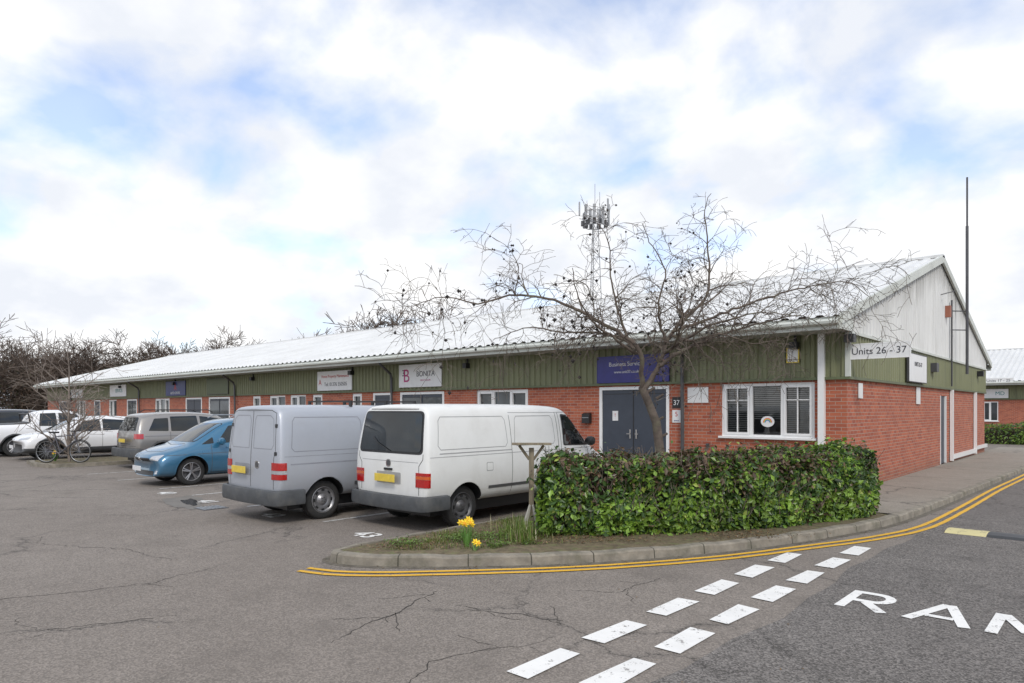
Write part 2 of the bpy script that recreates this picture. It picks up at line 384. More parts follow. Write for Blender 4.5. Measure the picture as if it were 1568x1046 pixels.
for i in range(n-1):
    if i%6==5:
        a=[x.lerp(y,.12) for x,y in zip(seg[i],seg[i+1])]
        for k in range(4): mb.poly([seg[i][k],a[k],a[k+1],seg[i][k+1]],JOINT); mb.poly([a[k],seg[i+1][k],seg[i+1][k+1],a[k+1]],CONC)
    else:
        for k in range(4): mb.poly([seg[i][k],seg[i+1][k],seg[i+1][k+1],seg[i][k+1]],CONC)
mb.obj('kerb')
mb=MB(); ribbon(mb,kp[38:],-.09,.004,.0025,M('gutter_grime',(.13,.115,.09),.9,var=.4,scale=8)); mb.obj('gutter')
def inset(i,o=.126):
    p=kp[i]; d=(kp[min(i+1,n-1)]-kp[max(i-1,0)]).normalized(); return p+Vector((-d.y,d.x,0))*o
pl=[inset(i) for i in range(n) if kp[i].y<-2.55 or kp[i].x<-2]
mb=MB()
poly=[(p.x,p.y,.10) for p in pl]+[(0.0,-1.7,.10),(-2.87,-1.7,.10)]
mb.poly(poly,SOIL); mb.obj('planting_bed')
pv=[inset(i) for i in range(n) if kp[i].y>=-2.6 and kp[i].x>0]
mb=MB()
mb.poly([(p.x,p.y,.112) for p in pv]+[(.0,22,.112),(.0,-2.55,.112)],PAVE)
mb.poly([(-58,-1.7,.112),(0,-1.7,.112),(0,.1,.112),(-58,.1,.112)],PAVE)
mb.box(-58,-3.13,-1.82,-1.7,0,.118,CONC)
mb.obj('pavement')
mb=MB()
def disk(cx,cy,rx,ry,z,mat,rot=0,nn=28,jag=0):
    pts=[]
    for k in range(nn):
        t=2*math.pi*k/nn; r=1+jag*(math.sin(3*t+1)+.6*math.sin(5*t)+.4*math.sin(9*t+2))
        x=rx*r*math.cos(t); y=ry*r*math.sin(t); pts.append((cx+x*math.cos(rot)-y*math.sin(rot),cy+x*math.sin(rot)+y*math.cos(rot),z))
    mb.poly(pts,mat)
WET=M('wet_asphalt',(.045,.042,.038),.15,var=.3,scale=3)
DAMP=M('damp_asphalt',(.15,.135,.115),.6,var=.2,scale=3)
disk(-9.3,-9.2,1.0,.34,.004,DAMP,-.3,40,.14); disk(-9.2,-9.15,.5,.13,.007,WET,-.3,40,.16)
mb.obj('puddle')
mb=MB(); mb.box(-8.35,-7.9,-9.45,-9.0,0,.008,METALD)
for k in range(6): mb.box(-8.32,-7.93,-9.41+k*.068,-9.38+k*.068,.008,.016,METAL)
mb.obj('drain_grate')
mb=MB(); mb.box(-14.6,-14.0,-13.3,-12.7,0,.006,METALD)
for k in range(5): mb.box(-14.57,-14.03,-13.26+k*.11,-13.2+k*.11,.006,.012,METAL)
mb.obj('manhole_cover')
# ------------------------------------------------------------------ building
EZ=3.60; SL=.28; OV=.8; HALF=8.9
def roofz(y): return EZ+SL*(y+OV) if y<=HALF else EZ+SL*(2*HALF+OV-y)
def ribs(mb,a0,a1,per,fn,mat,depth):
    prof=[];a=a0
    while a<a1-1e-4:
        for fa,fd in ((0,0),(.42,0),(.55,1),(.87,1)):
            x=a+fa*per
            if x<=a1: prof.append((x,fd*depth))
        a+=per
    prof.append((a1,0))
    rows=[fn(a,d) for a,d in prof]
    vs=[p for r in rows for p in r]; k=len(rows[0]); fs=[]
    for i in range(len(rows)-1):
        for j in range(k-1): fs.append((i*k+j,(i+1)*k+j,(i+1)*k+j+1,i*k+j+1))
    mb.mesh(vs,fs,mat)
def wall_x(mb,x0,x1,y0,y1,z0,z1,ops,mat):
    ops=sorted(ops); x=x0
    for (a,b,c,d) in ops:
        if a>x: mb.box(x,a,y0,y1,z0,z1,mat)
        if c>z0: mb.box(a,b,y0,y1,z0,c,mat)
        if d<z1: mb.box(a,b,y0,y1,d,z1,mat)
        x=b
    if x<x1: mb.box(x,x1,y0,y1,z0,z1,mat)
def window(mb,x0,x1,z0,z1,nm,y=.045,glass=GLASSD,fw=.06):
    mb.box(x0,x1,y-.02,y+.05,z1-fw,z1,UPVC); mb.box(x0,x1,y-.02,y+.05,z0,z0+fw,UPVC)
    mb.box(x0-.05,x1+.05,y-.12,y-.02,z0-.03,z0+.015,UPVC)
    mb.box(x0,x0+fw,y-.02,y+.05,z0+fw,z1-fw,UPVC); mb.box(x1-fw,x1,y-.02,y+.05,z0+fw,z1-fw,UPVC)
    W=(x1-x0)/(nm+1)
    for k in range(nm+1):
        a=x0+k*W; b=a+W
        if k: mb.box(a-fw*.5,a+fw*.5,y-.021,y+.05,z0+fw,z1-fw,UPVC)
        if k%2==0:
            f2=.045; a2=a+fw*.5+.005 if k else a+fw+.002; b2=b-fw*.5-.005 if k<nm else b-fw-.002
            for q in ((a2,b2,z1-fw-f2,z1-fw),(a2,b2,z0+fw,z0+fw+f2),(a2,a2+f2,z0+fw+f2,z1-fw-f2),(b2-f2,b2,z0+fw+f2,z1-fw-f2)):
                mb.box(q[0],q[1],y-.035,y+.04,q[2],q[3],UPVC)
    mb.poly([(x0+.02,y+.03,z0+.02),(x1-.02,y+.03,z0+.02),(x1-.02,y+.03,z1-.02),(x0+.02,y+.03,z1-.02)],glass)
def door(mb,x0,x1,z1,double=True,mat=DOORG,glaz=False,z0=.12):
    f=.08
    mb.box(x0,x0+f,-.012,.06,z0,z1,UPVC); mb.box(x1-f,x1,-.012,.06,z0,z1,UPVC); mb.box(x0+f,x1-f,-.012,.06,z1-f,z1,UPVC)
    mb.box(x0+f,x1-f,.02,.06,z0,z1-f,mat)
    xm=(x0+x1)/2
    if double:
        mb.box(xm-.012,xm+.012,.012,.02,z0,z1-f,BLACK)
        for sx in (-1,1):
            mb.box(xm+sx*.09-.02,xm+sx*.09+.02,-.0,.02,1.05,1.28,CHROME); mb.box(xm+sx*.09-.05+sx*.03,xm+sx*.09+.05+sx*.03,-.04,-.02,1.16,1.18,CHROME)
    else: mb.box(x0+.16,x0+.2,-.01,.02,1.05,1.28,CHROME)
    for a,b in (((x0+f+.05,xm-.06),(xm+.06,x1-f-.05)) if double else ((x0+f+.05,x1-f-.05),)):
        if glaz: mb.poly([(a,.0165,1.2),(b,.0165,1.2),(b,.0165,z1-f-.1),(a,.0165,z1-f-.1)],GLASSD)
        for q in ((a,b,z0+.1,z0+.115),(a,b,z1-f-.11,z1-f-.095)): mb.box(q[0],q[1],.015,.02,q[2],q[3],BLACK)
def building(name,loc,x0,x1,ops,gable_ops=()):
    P=empty(name,loc)
    bt=2.43
    mb=MB(); o=[(a,b,c,d) for (a,b,c,d,k) in ops]
    wall_x(mb,x0,x1,0,.25,0,bt,o,BRICK)
    D=HALF*2
    ys=.25
    for (a,b) in gable_ops:
        mb.box(x1-.25,x1,ys,a,0,bt,BRICK); mb.box(x1-.25,x1,a,b,2.2,bt,BRICK); ys=b
    mb.box(x1-.25,x1,ys,D,0,bt,BRICK)
    mb.box(x0,x0+.25,.25,D,0,bt,BRICK); mb.box(x0+.25,x1-.25,D-.25,D,0,bt,BRICK)
    mb.obj('brick_walls',P)
    mb=MB()
    for (a,b,c,d,k) in ops:
        if k=='d2': door(mb,a,b,d)
        elif k=='d1': door(mb,a,b,d,False)
        elif k=='g2': door(mb,a,b,d,True,DOORG,True)
        elif k=='w0': window(mb,a,b,c,d,0)
        elif k=='w1': window(mb,a,b,c,d,1)
        elif k=='w2': window(mb,a,b,c,d,2)
        elif k=='main': window(mb,a,b,c,d,2,glass=GLASSC)
    for (a,b) in gable_ops:
        mb.box(x1-.09,x1-.04,a,b,.12,2.2,DOORG); mb.box(x1-.04,x1+.012,a,a+.06,.12,2.2,UPVC); mb.box(x1-.04,x1+.012,b-.06,b,.12,2.2,UPVC)
    mb.obj('windows_and_doors',P)
    mb=MB()
    ribs(mb,x0,x1+.03,.2,lambda a,d:[(a,-.02-d,bt+.02),(a,-.02-d,3.42)],GREEN,.035)
    ribs(mb,-.02,D,.2,lambda a,d:[(x1+.02+d,a,bt+.02),(x1+.02+d,a,3.33)],GREEN,.035)
    mb.obj('green_cladding',P)
    mb=MB()
    ribs(mb,-.02,D,.25,lambda a,d:[(x1+.03+d,a,3.36),(x1+.03+d,a,roofz(a)-.03)],WHITECLAD,.035)
    ribs(mb,-.02,D,.25,lambda a,d:[(x0-.03-d,a,2.4),(x0-.03-d,a,roofz(a)-.03)],WHITECLAD,.035)
    mb.obj('gable_cladding',P)
    mb=MB()
    mb.box(x0,x1+.07,-.075,-.001,bt-.035,bt+.02,TRIMDK); mb.box(x1+.001,x1+.075,-.0,D,bt-.035,bt+.02,TRIMDK)
    mb.box(x1+.001,x1+.09,0,D,3.31,3.37,FASCIA)
    mb.box(x1-.02,x1+.075,-.075,-.01,bt+.02,3.36,FASCIA)
    mb.box(x0-.1,x1+.1,-OV,.0,3.34,3.36,SOFFIT)
    mb.box(x0-.12,x1+.12,-OV-.03,-OV,3.34,EZ-.02,FASCIA)
    mb.tube([(x0-.12,-OV-.08,EZ-.12),(x1+.1,-OV-.08,EZ-.12)],.06,FASCIA,8)
    mb.poly([(x1+.12,-OV,3.34),(x1+.12,0,3.34),(x1+.12,0,roofz(0)),(x1+.12,-OV,EZ)],FASCIA)
    mb.poly([(x0-.12,-OV,3.34),(x0-.12,0,3.34),(x0-.12,0,roofz(0)),(x0-.12,-OV,EZ)],FASCIA)
    mb.box(x0-.12,x1+.12,D+OV,D+OV+.03,3.34,EZ-.02,FASCIA); mb.box(x0-.1,x1+.1,D,D+OV,3.34,3.36,SOFFIT)
    for xs,t in ((x1+.09,.06),(x0-.15,.06)):
        for ya,yb in ((-OV,HALF),(HALF,D+OV)):
            za,zb=roofz(ya),roofz(yb); vs=[]
            for xx in (xs,xs+t):
                vs+=[(xx,ya,za-.16),(xx,yb,zb-.16),(xx,yb,zb+.05),(xx,ya,za+.05)]
            mb.mesh(vs,[(0,1,2,3),(4,7,6,5),(0,3,7,4),(1,5,6,2),(3,2,6,7),(0,4,5,1)],FASCIA)
    mb.box(x0-.15,x1+.15,HALF-.14,HALF+.14,roofz(HALF)-.02,roofz(HALF)+.06,ROOF)
    mb.obj('eaves_and_trim',P)
    mb=MB()
    ribs(mb,x0-.1,x1+.1,.333,lambda a,d:[(a,-OV-.07,EZ-.02+d),(a,HALF*.5,roofz(HALF*.5)+d),(a,HALF,roofz(HALF)+d)],ROOF,.04)
    ribs(mb,x0-.1,x1+.1,.333,lambda a,d:[(a,HALF,roofz(HALF)+d),(a,D+OV+.07,EZ-.02+d)],ROOF,.04)
    mb.obj('roof',P)
    return P
Zw0,Zw1=1.17,2.36
ops=[(-2.67,-.63,Zw0,Zw1,'main'),(-6.03,-4.0,.0,Zw1,'d2'),(-10.57,-8.5,Zw0,Zw1,'w2'),(-14.27,-12.05,0,Zw1,'g2'),(-15.8,-14.75,0,Zw1,'d1'),
(-17.1,-16.5,Zw0,Zw1,'w0'),(-19.8,-19.1,Zw0,Zw1,'w0'),(-21.5,-20.3,Zw0,Zw1,'w1'),(-23.2,-21.9,Zw0,Zw1,'w1'),(-24.7,-24.0,Zw0,Zw1,'w0'),(-29.1,-26.9,0,Zw1,'g2'),(-31.8,-29.9,0,Zw1,'d2'),(-35.9,-33.9,Zw0,Zw1,'w2'),(-40.2,-38.6,0,Zw1,'g2'),(-43.4,-42,Zw0,Zw1,'w1'),(-46.2,-45,0,Zw1,'d1'),(-50,-48,Zw0,Zw1,'w2'),(-54,-52,0,Zw1,'d2')]
B1=building('industrial_units_building',(0,0,0),-57,0,ops,[(9.2,10.1)])
mb=MB()
mb.box(-3.2,-.4,.3,3,.9,.92,INTER); mb.box(-3.2,-.4,3,3.05,.9,2.4,INTER); mb.box(-3.25,-3.2,.3,3,.9,2.4,INTER); mb.box(-.4,-.35,.3,3,.9,2.4,INTER)
mb.box(-2.4,-1.2,2.0,2.4,.92,1.5,M('shelf',(.3,.25,.2),.8)); mb.box(-1.1,-.7,1.2,1.6,.92,1.75,M('cabinet',(.35,.35,.36),.6))
for k in range(26):
    z=1.24+k*.042
    mb.box(-2.6,-2.04,.12,.145,z,z+.016,BLIND); mb.box(-1.26,-.72,.12,.145,z,z+.016,BLIND)
    if k>7: mb.box(-1.97,-1.33,.12,.145,z,z+.018,BLIND)
for (a,b) in ((-2.55,-2.07),(-1.23,-.75)):
    mb.box((a+b)/2-.012,(a+b)/2+.012,.03,.055,1.28,2.26,UPVC); mb.box(a,b,.03,.055,1.98,2.0,UPVC)
mb.obj('window_interior',B1)
mb=MB()
for r,c in ((.10,(.7,.1,.1)),(.085,(.8,.5,.05)),(.07,(.1,.4,.2)),(.055,(.1,.2,.6))):
    m_=M('rainbow_%d'%int(r*1000),c,.5); n_=12
    for k in range(n_):
        t0=math.pi*k/n_;t1=math.pi*(k+1)/n_
        mb.poly([(-1.64+r*math.cos(t0),.058,1.5+r*math.sin(t0)),(-1.64+(r-.015)*math.cos(t0),.058,1.5+(r-.015)*math.sin(t0)),(-1.64+(r-.015)*math.cos(t1),.058,1.5+(r-.015)*math.sin(t1)),(-1.64+r*math.cos(t1),.058,1.5+r*math.sin(t1))],m_)
mb.poly([(-1.64+.15*math.cos(t*.3),.062,1.52+.12*math.sin(t*.3)) for t in range(21)],WHITE)
mb.obj('window_sticker',B1)
mb=MB()
mb.box(-.53,-.41,-.13,-.01,.15,3.36,UPVC)
for x,col in ((-3.6,METALD),(-14.62,METALD),(-26.2,METALD),(-38,METALD),(-50.8,METALD)):
    mb.tube([(x+.2,-.8,3.5),(x+.2,-.75,3.3),(x+.05,-.2,3.0),(x,-.12,2.85),(x,-.1,1.5),(x,-.1,.15)],.042,col,8)
mb.box(.02,.11,10.6,10.72,.15,2.4,UPVC); mb.box(.02,.11,15.1,15.22,.15,2.4,UPVC); mb.box(.02,.10,10.72,15.1,.2,.34,UPVC); mb.box(.02,.10,15.22,17.8,.3,.42,UPVC)
mb.tube([(.12,10.3,2.5),(.12,10.3,5.2)],.025,METALD,6)
mb.obj('downpipes',B1)
mb=MB()
for x in (-1.0,-10.9,-17.0,-24.5,-33,-41): mb.box(x-.08,x+.08,-.22,-.05,3.05,3.2,BLACK); mb.box(x-.02,x+.02,-.1,-.05,3.2,3.34,BLACK)
mb.box(.05,.25,15.6,15.8,3.0,3.2,BLACK); mb.box(.02,.2,-.3,-.1,3.12,3.28,BLACK); mb.box(.05,.2,7.6,7.9,2.85,3.1,METALD)
mb.box(.06,.2,9.6,9.75,4.6,4.95,M('alarm_box',(.35,.13,.08),.5)); mb.tube([(.05,10.6,4.9),(.4,11.0,4.9)],.02,METALD,6); mb.tube([(.05,10.6,4.3),(.4,11.0,4.3)],.02,METALD,6); mb.tube([(.06,8.9,5.2),(.4,9.1,5.3)],.015,METALD,6)
for x,z in ((-3.0,.9),(-7.4,1.6),(-8.1,.8)): mb.box(x-.03,x+.03,-.05,-.003,z,z+.1,PLASTG)
mb.obj('wall_lights_and_boxes',B1)
mb=MB(); mb.tube([(.42,11,2.9),(.42,11,7.6)],.045,METALD,8); mb.tube([(.42,11,7.6),(.42,11,9.15)],.028,METALD,6); mb.obj('aerial_pole')
mb=MB(); mb.box(-6.52,-6.28,-.12,-.005,1.42,1.66,BLACK); mb.box(-6.5,-6.3,-.13,-.12,1.56,1.575,METAL); mb.poly([(-6.52,-.12,1.66),(-6.28,-.12,1.66),(-6.28,-.005,1.7),(-6.52,-.005,1.7)],BLACK); mb.obj('letterbox')
building('industrial_units_building',(0,40,0),-30,24,[(-2.95,-2.1,.98,2.28,'w1'),(1,3,.98,2.28,'w2'),(4.5,6.5,0,2.28,'d2'),(10,12,.98,2.28,'w2'),(-9,-7,.98,2.28,'w2')],())
# ------------------------------------------------------------------ signs
NAVY=M('sign_navy',(.03,.045,.16),.4); PURP=M('sign_purple',(.035,.035,.20),.4); TXT=M('sign_text_dark',(.05,.05,.06),.5); PINK=M('sign_pink',(.45,.04,.18),.5); TXR=M('sign_text_red',(.5,.05,.04),.5); TEAL=M('sign_teal',(.03,.22,.22),.5); YSGN=M('sign_yellow',(.8,.6,.05),.5); PAPER=M('paper',(.7,.7,.7),.6); GRN=M('sign_green',(.10,.12,.055),.5)
def sign(name,c,w,h,rot,bg,texts=(),t=.03,edge=None):
    P=empty(name,c,rot); mb=MB(); mb.box(-w/2,w/2,-t,0,-h/2,h/2,bg); 
    if edge:
        e=.02
        for q in ((-w/2,w/2,h/2,h/2+e),(-w/2,w/2,-h/2-e,-h/2),(-w/2-e,-w/2,-h/2-e,h/2+e),(w/2,w/2+e,-h/2-e,h/2+e)): mb.box(q[0],q[1],-t-.004,0,q[2],q[3],edge)
    mb.obj('panel',P)
    for i,(b,s,x,z,m) in enumerate(texts): text('lettering_%d'%i,b,s,(x,-t-.003,z),(rad(90),0,0),m,P)
    return P
sign('shop_sign',(-13.15,-.07,2.9),2.15,.76,0,WHITE,[('BONITA',.25,.30,-.03,TXT),('BEAUTY SALON',.07,.30,-.18,PINK),('B',.62,-.68,-.2,PINK),('3',.3,-.84,.0,TXT)])
sign('shop_sign',(-18.15,-.07,2.87),2.3,.74,0,WHITE,[('Home Property Maintenance',.155,0.06,.12,TXR),('Tel: 01376 550505',.2,0.1,-.2,TXT),('A',.3,-.95,-.15,TXR)])
sign('shop_sign',(-5.0,-.07,2.80),2.05,.64,0,PURP,[('Business Services',.15,-.15,.08,PAPER),('www.unit37.co.uk',.10,-.15,-.1,PAPER),('o',.36,.84,.06,TXR)],edge=PURP)
sign('shop_sign',(-32.9,-.07,2.87),2.5,.76,0,NAVY,[('A',.5,0,-.1,TXR),('AUTO CENTRE',.18,0,-.3,WHITE)])
sign('shop_sign',(-41.5,-.07,2.9),2.8,.7,0,WHITE,[('SERVICES',.3,.2,-.1,TEAL)])
sign('shop_sign',(-49.6,-.07,2.85),2.6,.6,0,WHITE,[('TRADE',.3,.1,-.1,TEAL)])
sign('panel_sign',(-28.0,-.07,2.87),2.2,.72,0,GRN,(),edge=METALD)
sign('units_sign',(.58,-.02,2.94),1.08,.27,0,WHITE,[('Units 26 - 37',.185,0,-.06,TXT)],t=.02,edge=UPVC)
sign('gable_sign',(.10,5.55,2.85),2.0,.70,rad(90),WHITE,[('UNITS 26-37',.16,0,.05,TXT)],t=.05,edge=METALD)
sign('unit_number_plate',(-3.80,-.005,1.95),.22,.26,0,BLACK,[('37',.17,0,-.06,WHITE)],t=.012)
sign('warning_sign',(-1.05,-.07,2.93),.22,.28,0,WHITE,[('!',.12,0,.0,TXT),('CCTV',.05,0,-.12,TXT)],t=.01,edge=YSGN)
sign('notice_sign',(-3.25,-.005,2.12),.52,.36,0,WHITE,(),t=.012)
sign('notice_sign',(-3.80,-.005,1.62),.22,.3,0,WHITE,[('5',.16,0,0,TXR),('www',.06,0,-.12,PURP)],t=.012)
sign('notice_sign',(-5.55,.012,1.62),.17,.25,0,PAPER,[('!',.12,0,-.02,TXR)],t=.005)
sign('notice_sign',(.012,.85,2.18),.3,.32,rad(90),WHITE,(),t=.015)
sign('notice_sign',(.012,6.2,2.15),.45,.45,rad(90),WHITE,(),t=.015)
sign('units_sign',(-2.0,39.15,3.62),1.6,.34,0,WHITE,[('Units 17 - 25',.24,0,-.07,TXT)],t=.02)
sign('shop_sign',(-2.2,39.93,2.8),1.3,.6,0,WHITE,[('MD',.34,.2,-.1,TEAL)],t=.03)
# ------------------------------------------------------------------ vehicles
def evald(o):
    dg=bpy.context.evaluated_depsgraph_get(); dg.update()
    return bpy.data.meshes.new_from_object(o.evaluated_get(dg))
class Car:
    def __init__(s,name,st,paint,wheels,loc,rot,scale,trimz=None,subd=2,wheelmat=RIM,spokes=5,tyrew=.2):
        s.P=empty(name,loc,rot,scale); s.st=st
        bm=bmesh.new(); rings=[]
        for (y,zb,wl,zl,wb,zt,wt,sh,bow) in st:
            zm=(zb+.12+zl)/2; z5=max(zl+.45*(zt-zl),zt-.10); 
            half=[(0,zb),(wl*.85,zb),(wl-.015,zb+.12),(max(wl,wb)+.012,zm),(wb,zl),(wt,z5),(wt-.14,zt-.014),(0,zt)]
            pts=half+[(-x,z) for x,z in half[-2:0:-1]]
            r=[]
            for x,z in pts:
                fr=min(1,max(0,(z-zl)/max(.01,zt-zl))); r.append(bm.verts.new((x,y+sh*fr-bow*(x/wl)**2,z)))
            rings.append(r)
        N_=len(rings[0])
        for a,b in zip(rings[:-1],rings[1:]):
            for k in range(N_): bm.faces.new((a[k],a[(k+1)%N_],b[(k+1)%N_],b[k]))
        for r in (rings[0],rings[-1]):
            bm.faces.new((r[0],r[1],r[-1]))
            for k in range(1,6): bm.faces.new((r[k],r[k+1],r[-k-1],r[-k]))
            bm.faces.new((r[6],r[7],r[8]))
        bmesh.ops.recalc_face_normals(bm,faces=bm.faces)
        me=bpy.data.meshes.new('tmp'); bm.to_mesh(me); bm.free()
        o=bpy.data.objects.new('tmp',me); scene.collection.objects.link(o)
        md=o.modifiers.new('s','SUBSURF'); md.levels=subd; md.render_levels=subd
        me2=evald(o); bpy.data.objects.remove(o)
        bmx=bmesh.new(); bmx.from_mesh(me2); s.bvh=BVHTree.FromBMesh(bmx); bmx.free()
        o=bpy.data.objects.new('tmpb',me2); scene.collection.objects.link(o)
        W=max(q[2] for q in st); (ys,R,hx)=wheels; Ra=R+.055; s.W=W
        c=MB()
        for wy in ys:
            for sg in (-1,1):
                vs=[];nn=28
                for xx in (sg*(W-.27),sg*(W+.3)):
                    for k in range(nn):
                        t=2*math.pi*k/nn; vs.append((xx,wy+Ra*math.cos(t),R+.01+Ra*math.sin(t)))
                fs=[(k,(k+1)%nn,nn+(k+1)%nn,nn+k) for k in range(nn)]+[tuple(range(nn-1,-1,-1)),tuple(range(nn,2*nn))]
                c.mesh(vs,fs,BLACK)
        co_=c.obj('cut'); b2=bmesh.new(); b2.from_mesh(co_.data); bmesh.ops.recalc_face_normals(b2,faces=b2.faces); b2.to_mesh(co_.data); b2.free()
        md=o.modifiers.new('b','BOOLEAN'); md.operation='DIFFERENCE'; md.object=co_; md.solver='EXACT'
        me3=evald(o); bpy.data.objects.remove(o); bpy.data.objects.remove(co_)
        me3.name='body'; me3.materials.clear(); me3.materials.append(paint); me3.materials.append(BLACK); me3.materials.append(PLASTG)
        for p in me3.polygons:
            ct=p.center; idx=0
            if trimz and ct.z<trimz: idx=2
            for wy in ys:
                if math.hypot(ct.y-wy,ct.z-R-.01)<Ra+.004 and abs(ct.x)<W+.02: idx=1
            if ct.z<min(q[1] for q in st)+.02: idx=1
            p.material_index=idx; p.use_smooth=True
        me3.set_sharp_from_angle(angle=rad(38))
        ob=bpy.data.objects.new('body',me3); scene.collection.objects.link(ob); ob.parent=s.P
        s.mb=MB(); s.paint=paint
        wb=MB()
        for wy in ys:
            for sg in (-1,1):
                cx=sg*hx; cc=(cx,wy,R); w_=tyrew
                wb.lathe([(-w_,.6*R),(-w_,.9*R),(-w_*.9,.985*R),(-w_*.5,R),(-w_*.1,.985*R),(-.004,.93*R),(.004,.8*R),(-.004,.68*R)],cc,sg,RUBBER)
                wb.lathe([(-.004,.68*R),(.0,.655*R),(-.012,.63*R),(-.06,.6*R),(-.07,.0)],cc,sg,wheelmat if spokes==0 else RIMD)
                if spokes:
                    wb.lathe([(.002,.685*R),(.006,.66*R),(-.012,.62*R)],cc,sg,wheelmat)
                    for k in range(spokes):
                        t=2*math.pi*k/spokes+.3
                        for dt in (-.13,.13):
                            a=Vector((cx-sg*.012,wy+.1*R*math.cos(t),R+.1*R*math.sin(t))); b_=Vector((cx-sg*.006,wy+.65*R*math.cos(t+dt),R+.65*R*math.sin(t+dt)))
                            wb.tube([a,b_],[.022,.016],wheelmat,5)
                    wb.lathe([(-.02,.17*R),(.0,.13*R),(.0,.0)],cc,sg,wheelmat,16)
                else:
                    wb.lathe([(-.008,.62*R),(-.03,.55*R),(-.022,.44*R),(-.045,.30*R),(-.012,.2*R),(-.005,.17*R),(-.003,.0)],cc,sg,wheelmat,24)
                    for k in range(8):
                        t=2*math.pi*k/8; wb.obox((cx-sg*.022,wy+.5*R*math.cos(t),R+.5*R*math.sin(t)),.01,.03,.055,BLACK,Matrix.Rotation(t,3,'X'))
                    for k in range(5):
                        t=2*math.pi*k/5; wb.obox((cx-sg*.006,wy+.11*R*math.cos(t),R+.11*R*math.sin(t)),.012,.02,.02,METALD)
        wb.obj('wheels',s.P,smooth=40)
        s.ys=ys;s.R=R;s.Ra=Ra
        L0=st[0][0]+.35; L1=st[-1][0]-.35
        s.mb.box(-W+.3,W-.3,L0,L1,.2,st[len(st)//2][1]+.1,BLACK)
        s.mb.tube([(-hx+.1,ys[0],R),(hx-.1,ys[0],R)],.05,BLACK,6)
    def proj(s,side,u,v,off):
        o,d={'R':((3,u,v),(-1,0,0)),'L':((-3,u,v),(1,0,0)),'B':((u,-3,v),(0,1,0)),'F':((u,12,v),(0,-1,0)),'T':((u,v,6),(0,0,-1))}[side]
        h=s.bvh.ray_cast(Vector(o),Vector(d))
        if h[0] is None: return None
        n=h[1]
        if n.dot(Vector(d))>0: n=-n
        return h[0]+n*off
    def corner(s,z0,z1,a0,a1,mat,off=.012,rear=True,py=.35):
        L=s.st[-1][0]
        for sg in (-1,1):
            piv=Vector((sg*(s.W-.35),py if rear else L-py,0)); rows=[]
            zs=sorted([z0,z0,z0+.02]+[z0+(z1-z0)*k/4 for k in (1,2,3)]+[z1-.02,z1,z1])
            for i,z in enumerate(zs):
                row=[]
                for k in range(11):
                    a=rad(a0+(a1-a0)*k/10); d=Vector((sg*math.cos(a),-math.sin(a) if rear else math.sin(a),0))
                    h=s.bvh.ray_cast(piv+Vector((0,0,z))+d*2,-d)
                    o_=off
                    if i in (0,len(zs)-1): o_=-.004
                    elif k in (0,10): o_=off*.5
                    row.append(None if h[0] is None else h[0]+d*o_)
                rows.append(row)
            for a,b in zip(rows[:-1],rows[1:]):
                for k in range(10):
                    q=[a[k],a[k+1],b[k+1],b[k]]
                    if all(x is not None for x in q): s.mb.poly(q if sg<0 else q[::-1],mat)
    def patch(s,side,poly,mat,off=.004,r=.03,rings=5):
        pts=[];n=len(poly); P=[Vector((p[0],p[1])) for p in poly]
        for i in range(n):
            a,b,c=P[i-1],P[i],P[(i+1)%n]
            e1=(a-b);e2=(c-b); r1=min(r,e1.length*.45); r2=min(r,e2.length*.45)
            s0=b+e1.normalized()*r1; s1=b+e2.normalized()*r2
            for k in range(5):
                t=k/4; pts.append(s0*(1-t)**2+b*2*t*(1-t)+s1*t*t)
            nxt=P[(i+1)%n]; L=(nxt-b).length; m=int(L/.07)
            end=nxt-e2.normalized()*min(r,e2.length*.45)
            for k in range(1,m): pts.append(s1.lerp(end,k/m))
        c=sum(pts,Vector((0,0)))/len(pts)
        rows=[]
        for k in range(rings,0,-1):
            rows.append([s.proj(side,*(c+(p-c)*(k/rings)),off) for p in pts])
        skirt=[s.proj(side,*p,-.004) for p in pts]
        cen=s.proj(side,c.x,c.y,off); rows=[skirt]+rows
        if cen is None: return
        m=len(pts)
        def ok(q):
            return all(x is not None for x in q) and max((q[i]-q[i-1]).length for i in range(len(q)))<.35
        for a,b in zip(rows[:-1],rows[1:]):
            for k in range(m):
                q=[a[k],a[(k+1)%m],b[(k+1)%m],b[k]]
                if ok(q): s.mb.poly(q,mat)
        for k in range(m):
            q=[rows[-1][k],rows[-1][(k+1)%m],cen]
            if ok(q): s.mb.poly(q,mat)
    def strip(s,side,pl,w,mat,off=.002,closed=False):
        P=[Vector(p) for p in pl]
        if closed: P.append(P[0].copy())
        Q=[]
        for a,b in zip(P[:-1],P[1:]):
            m=max(1,int((b-a).length/.05)); Q+=[a.lerp(b,k/m) for k in range(m)]
        Q.append(P[-1]); pa=[]
        for i,p in enumerate(Q):
            d=Q[min(i+1,len(Q)-1)]-Q[max(i-1,0)]
            if d.length<1e-6: continue
            d.normalize(); nr=Vector((-d.y,d.x))*w/2
            pa.append((s.proj(side,*(p+nr),off),s.proj(side,*(p-nr),off)))
        for a,b in zip(pa[:-1],pa[1:]):
            if all(x is not None for x in a+b): s.mb.poly([a[0],a[1],b[1],b[0]],mat)
    def arc(s,side,wy,r,w,mat,off=.01,a0=-.1,a1=math.pi+.1):
        s.strip(side,[(wy+r*math.cos(a0+(a1-a0)*k/24),s.R+.01+r*math.sin(a0+(a1-a0)*k/24)) for k in range(25)],w,mat,off)
    def both(s,f,*a,**k):
        for sd_ in ('R','L'): f(sd_,*a,**k)
    def sym(s,side,poly,mat,**k):
        s.patch(side,poly,mat,**k); s.patch(side,[(-x,z) for x,z in poly][::-1],mat,**k)
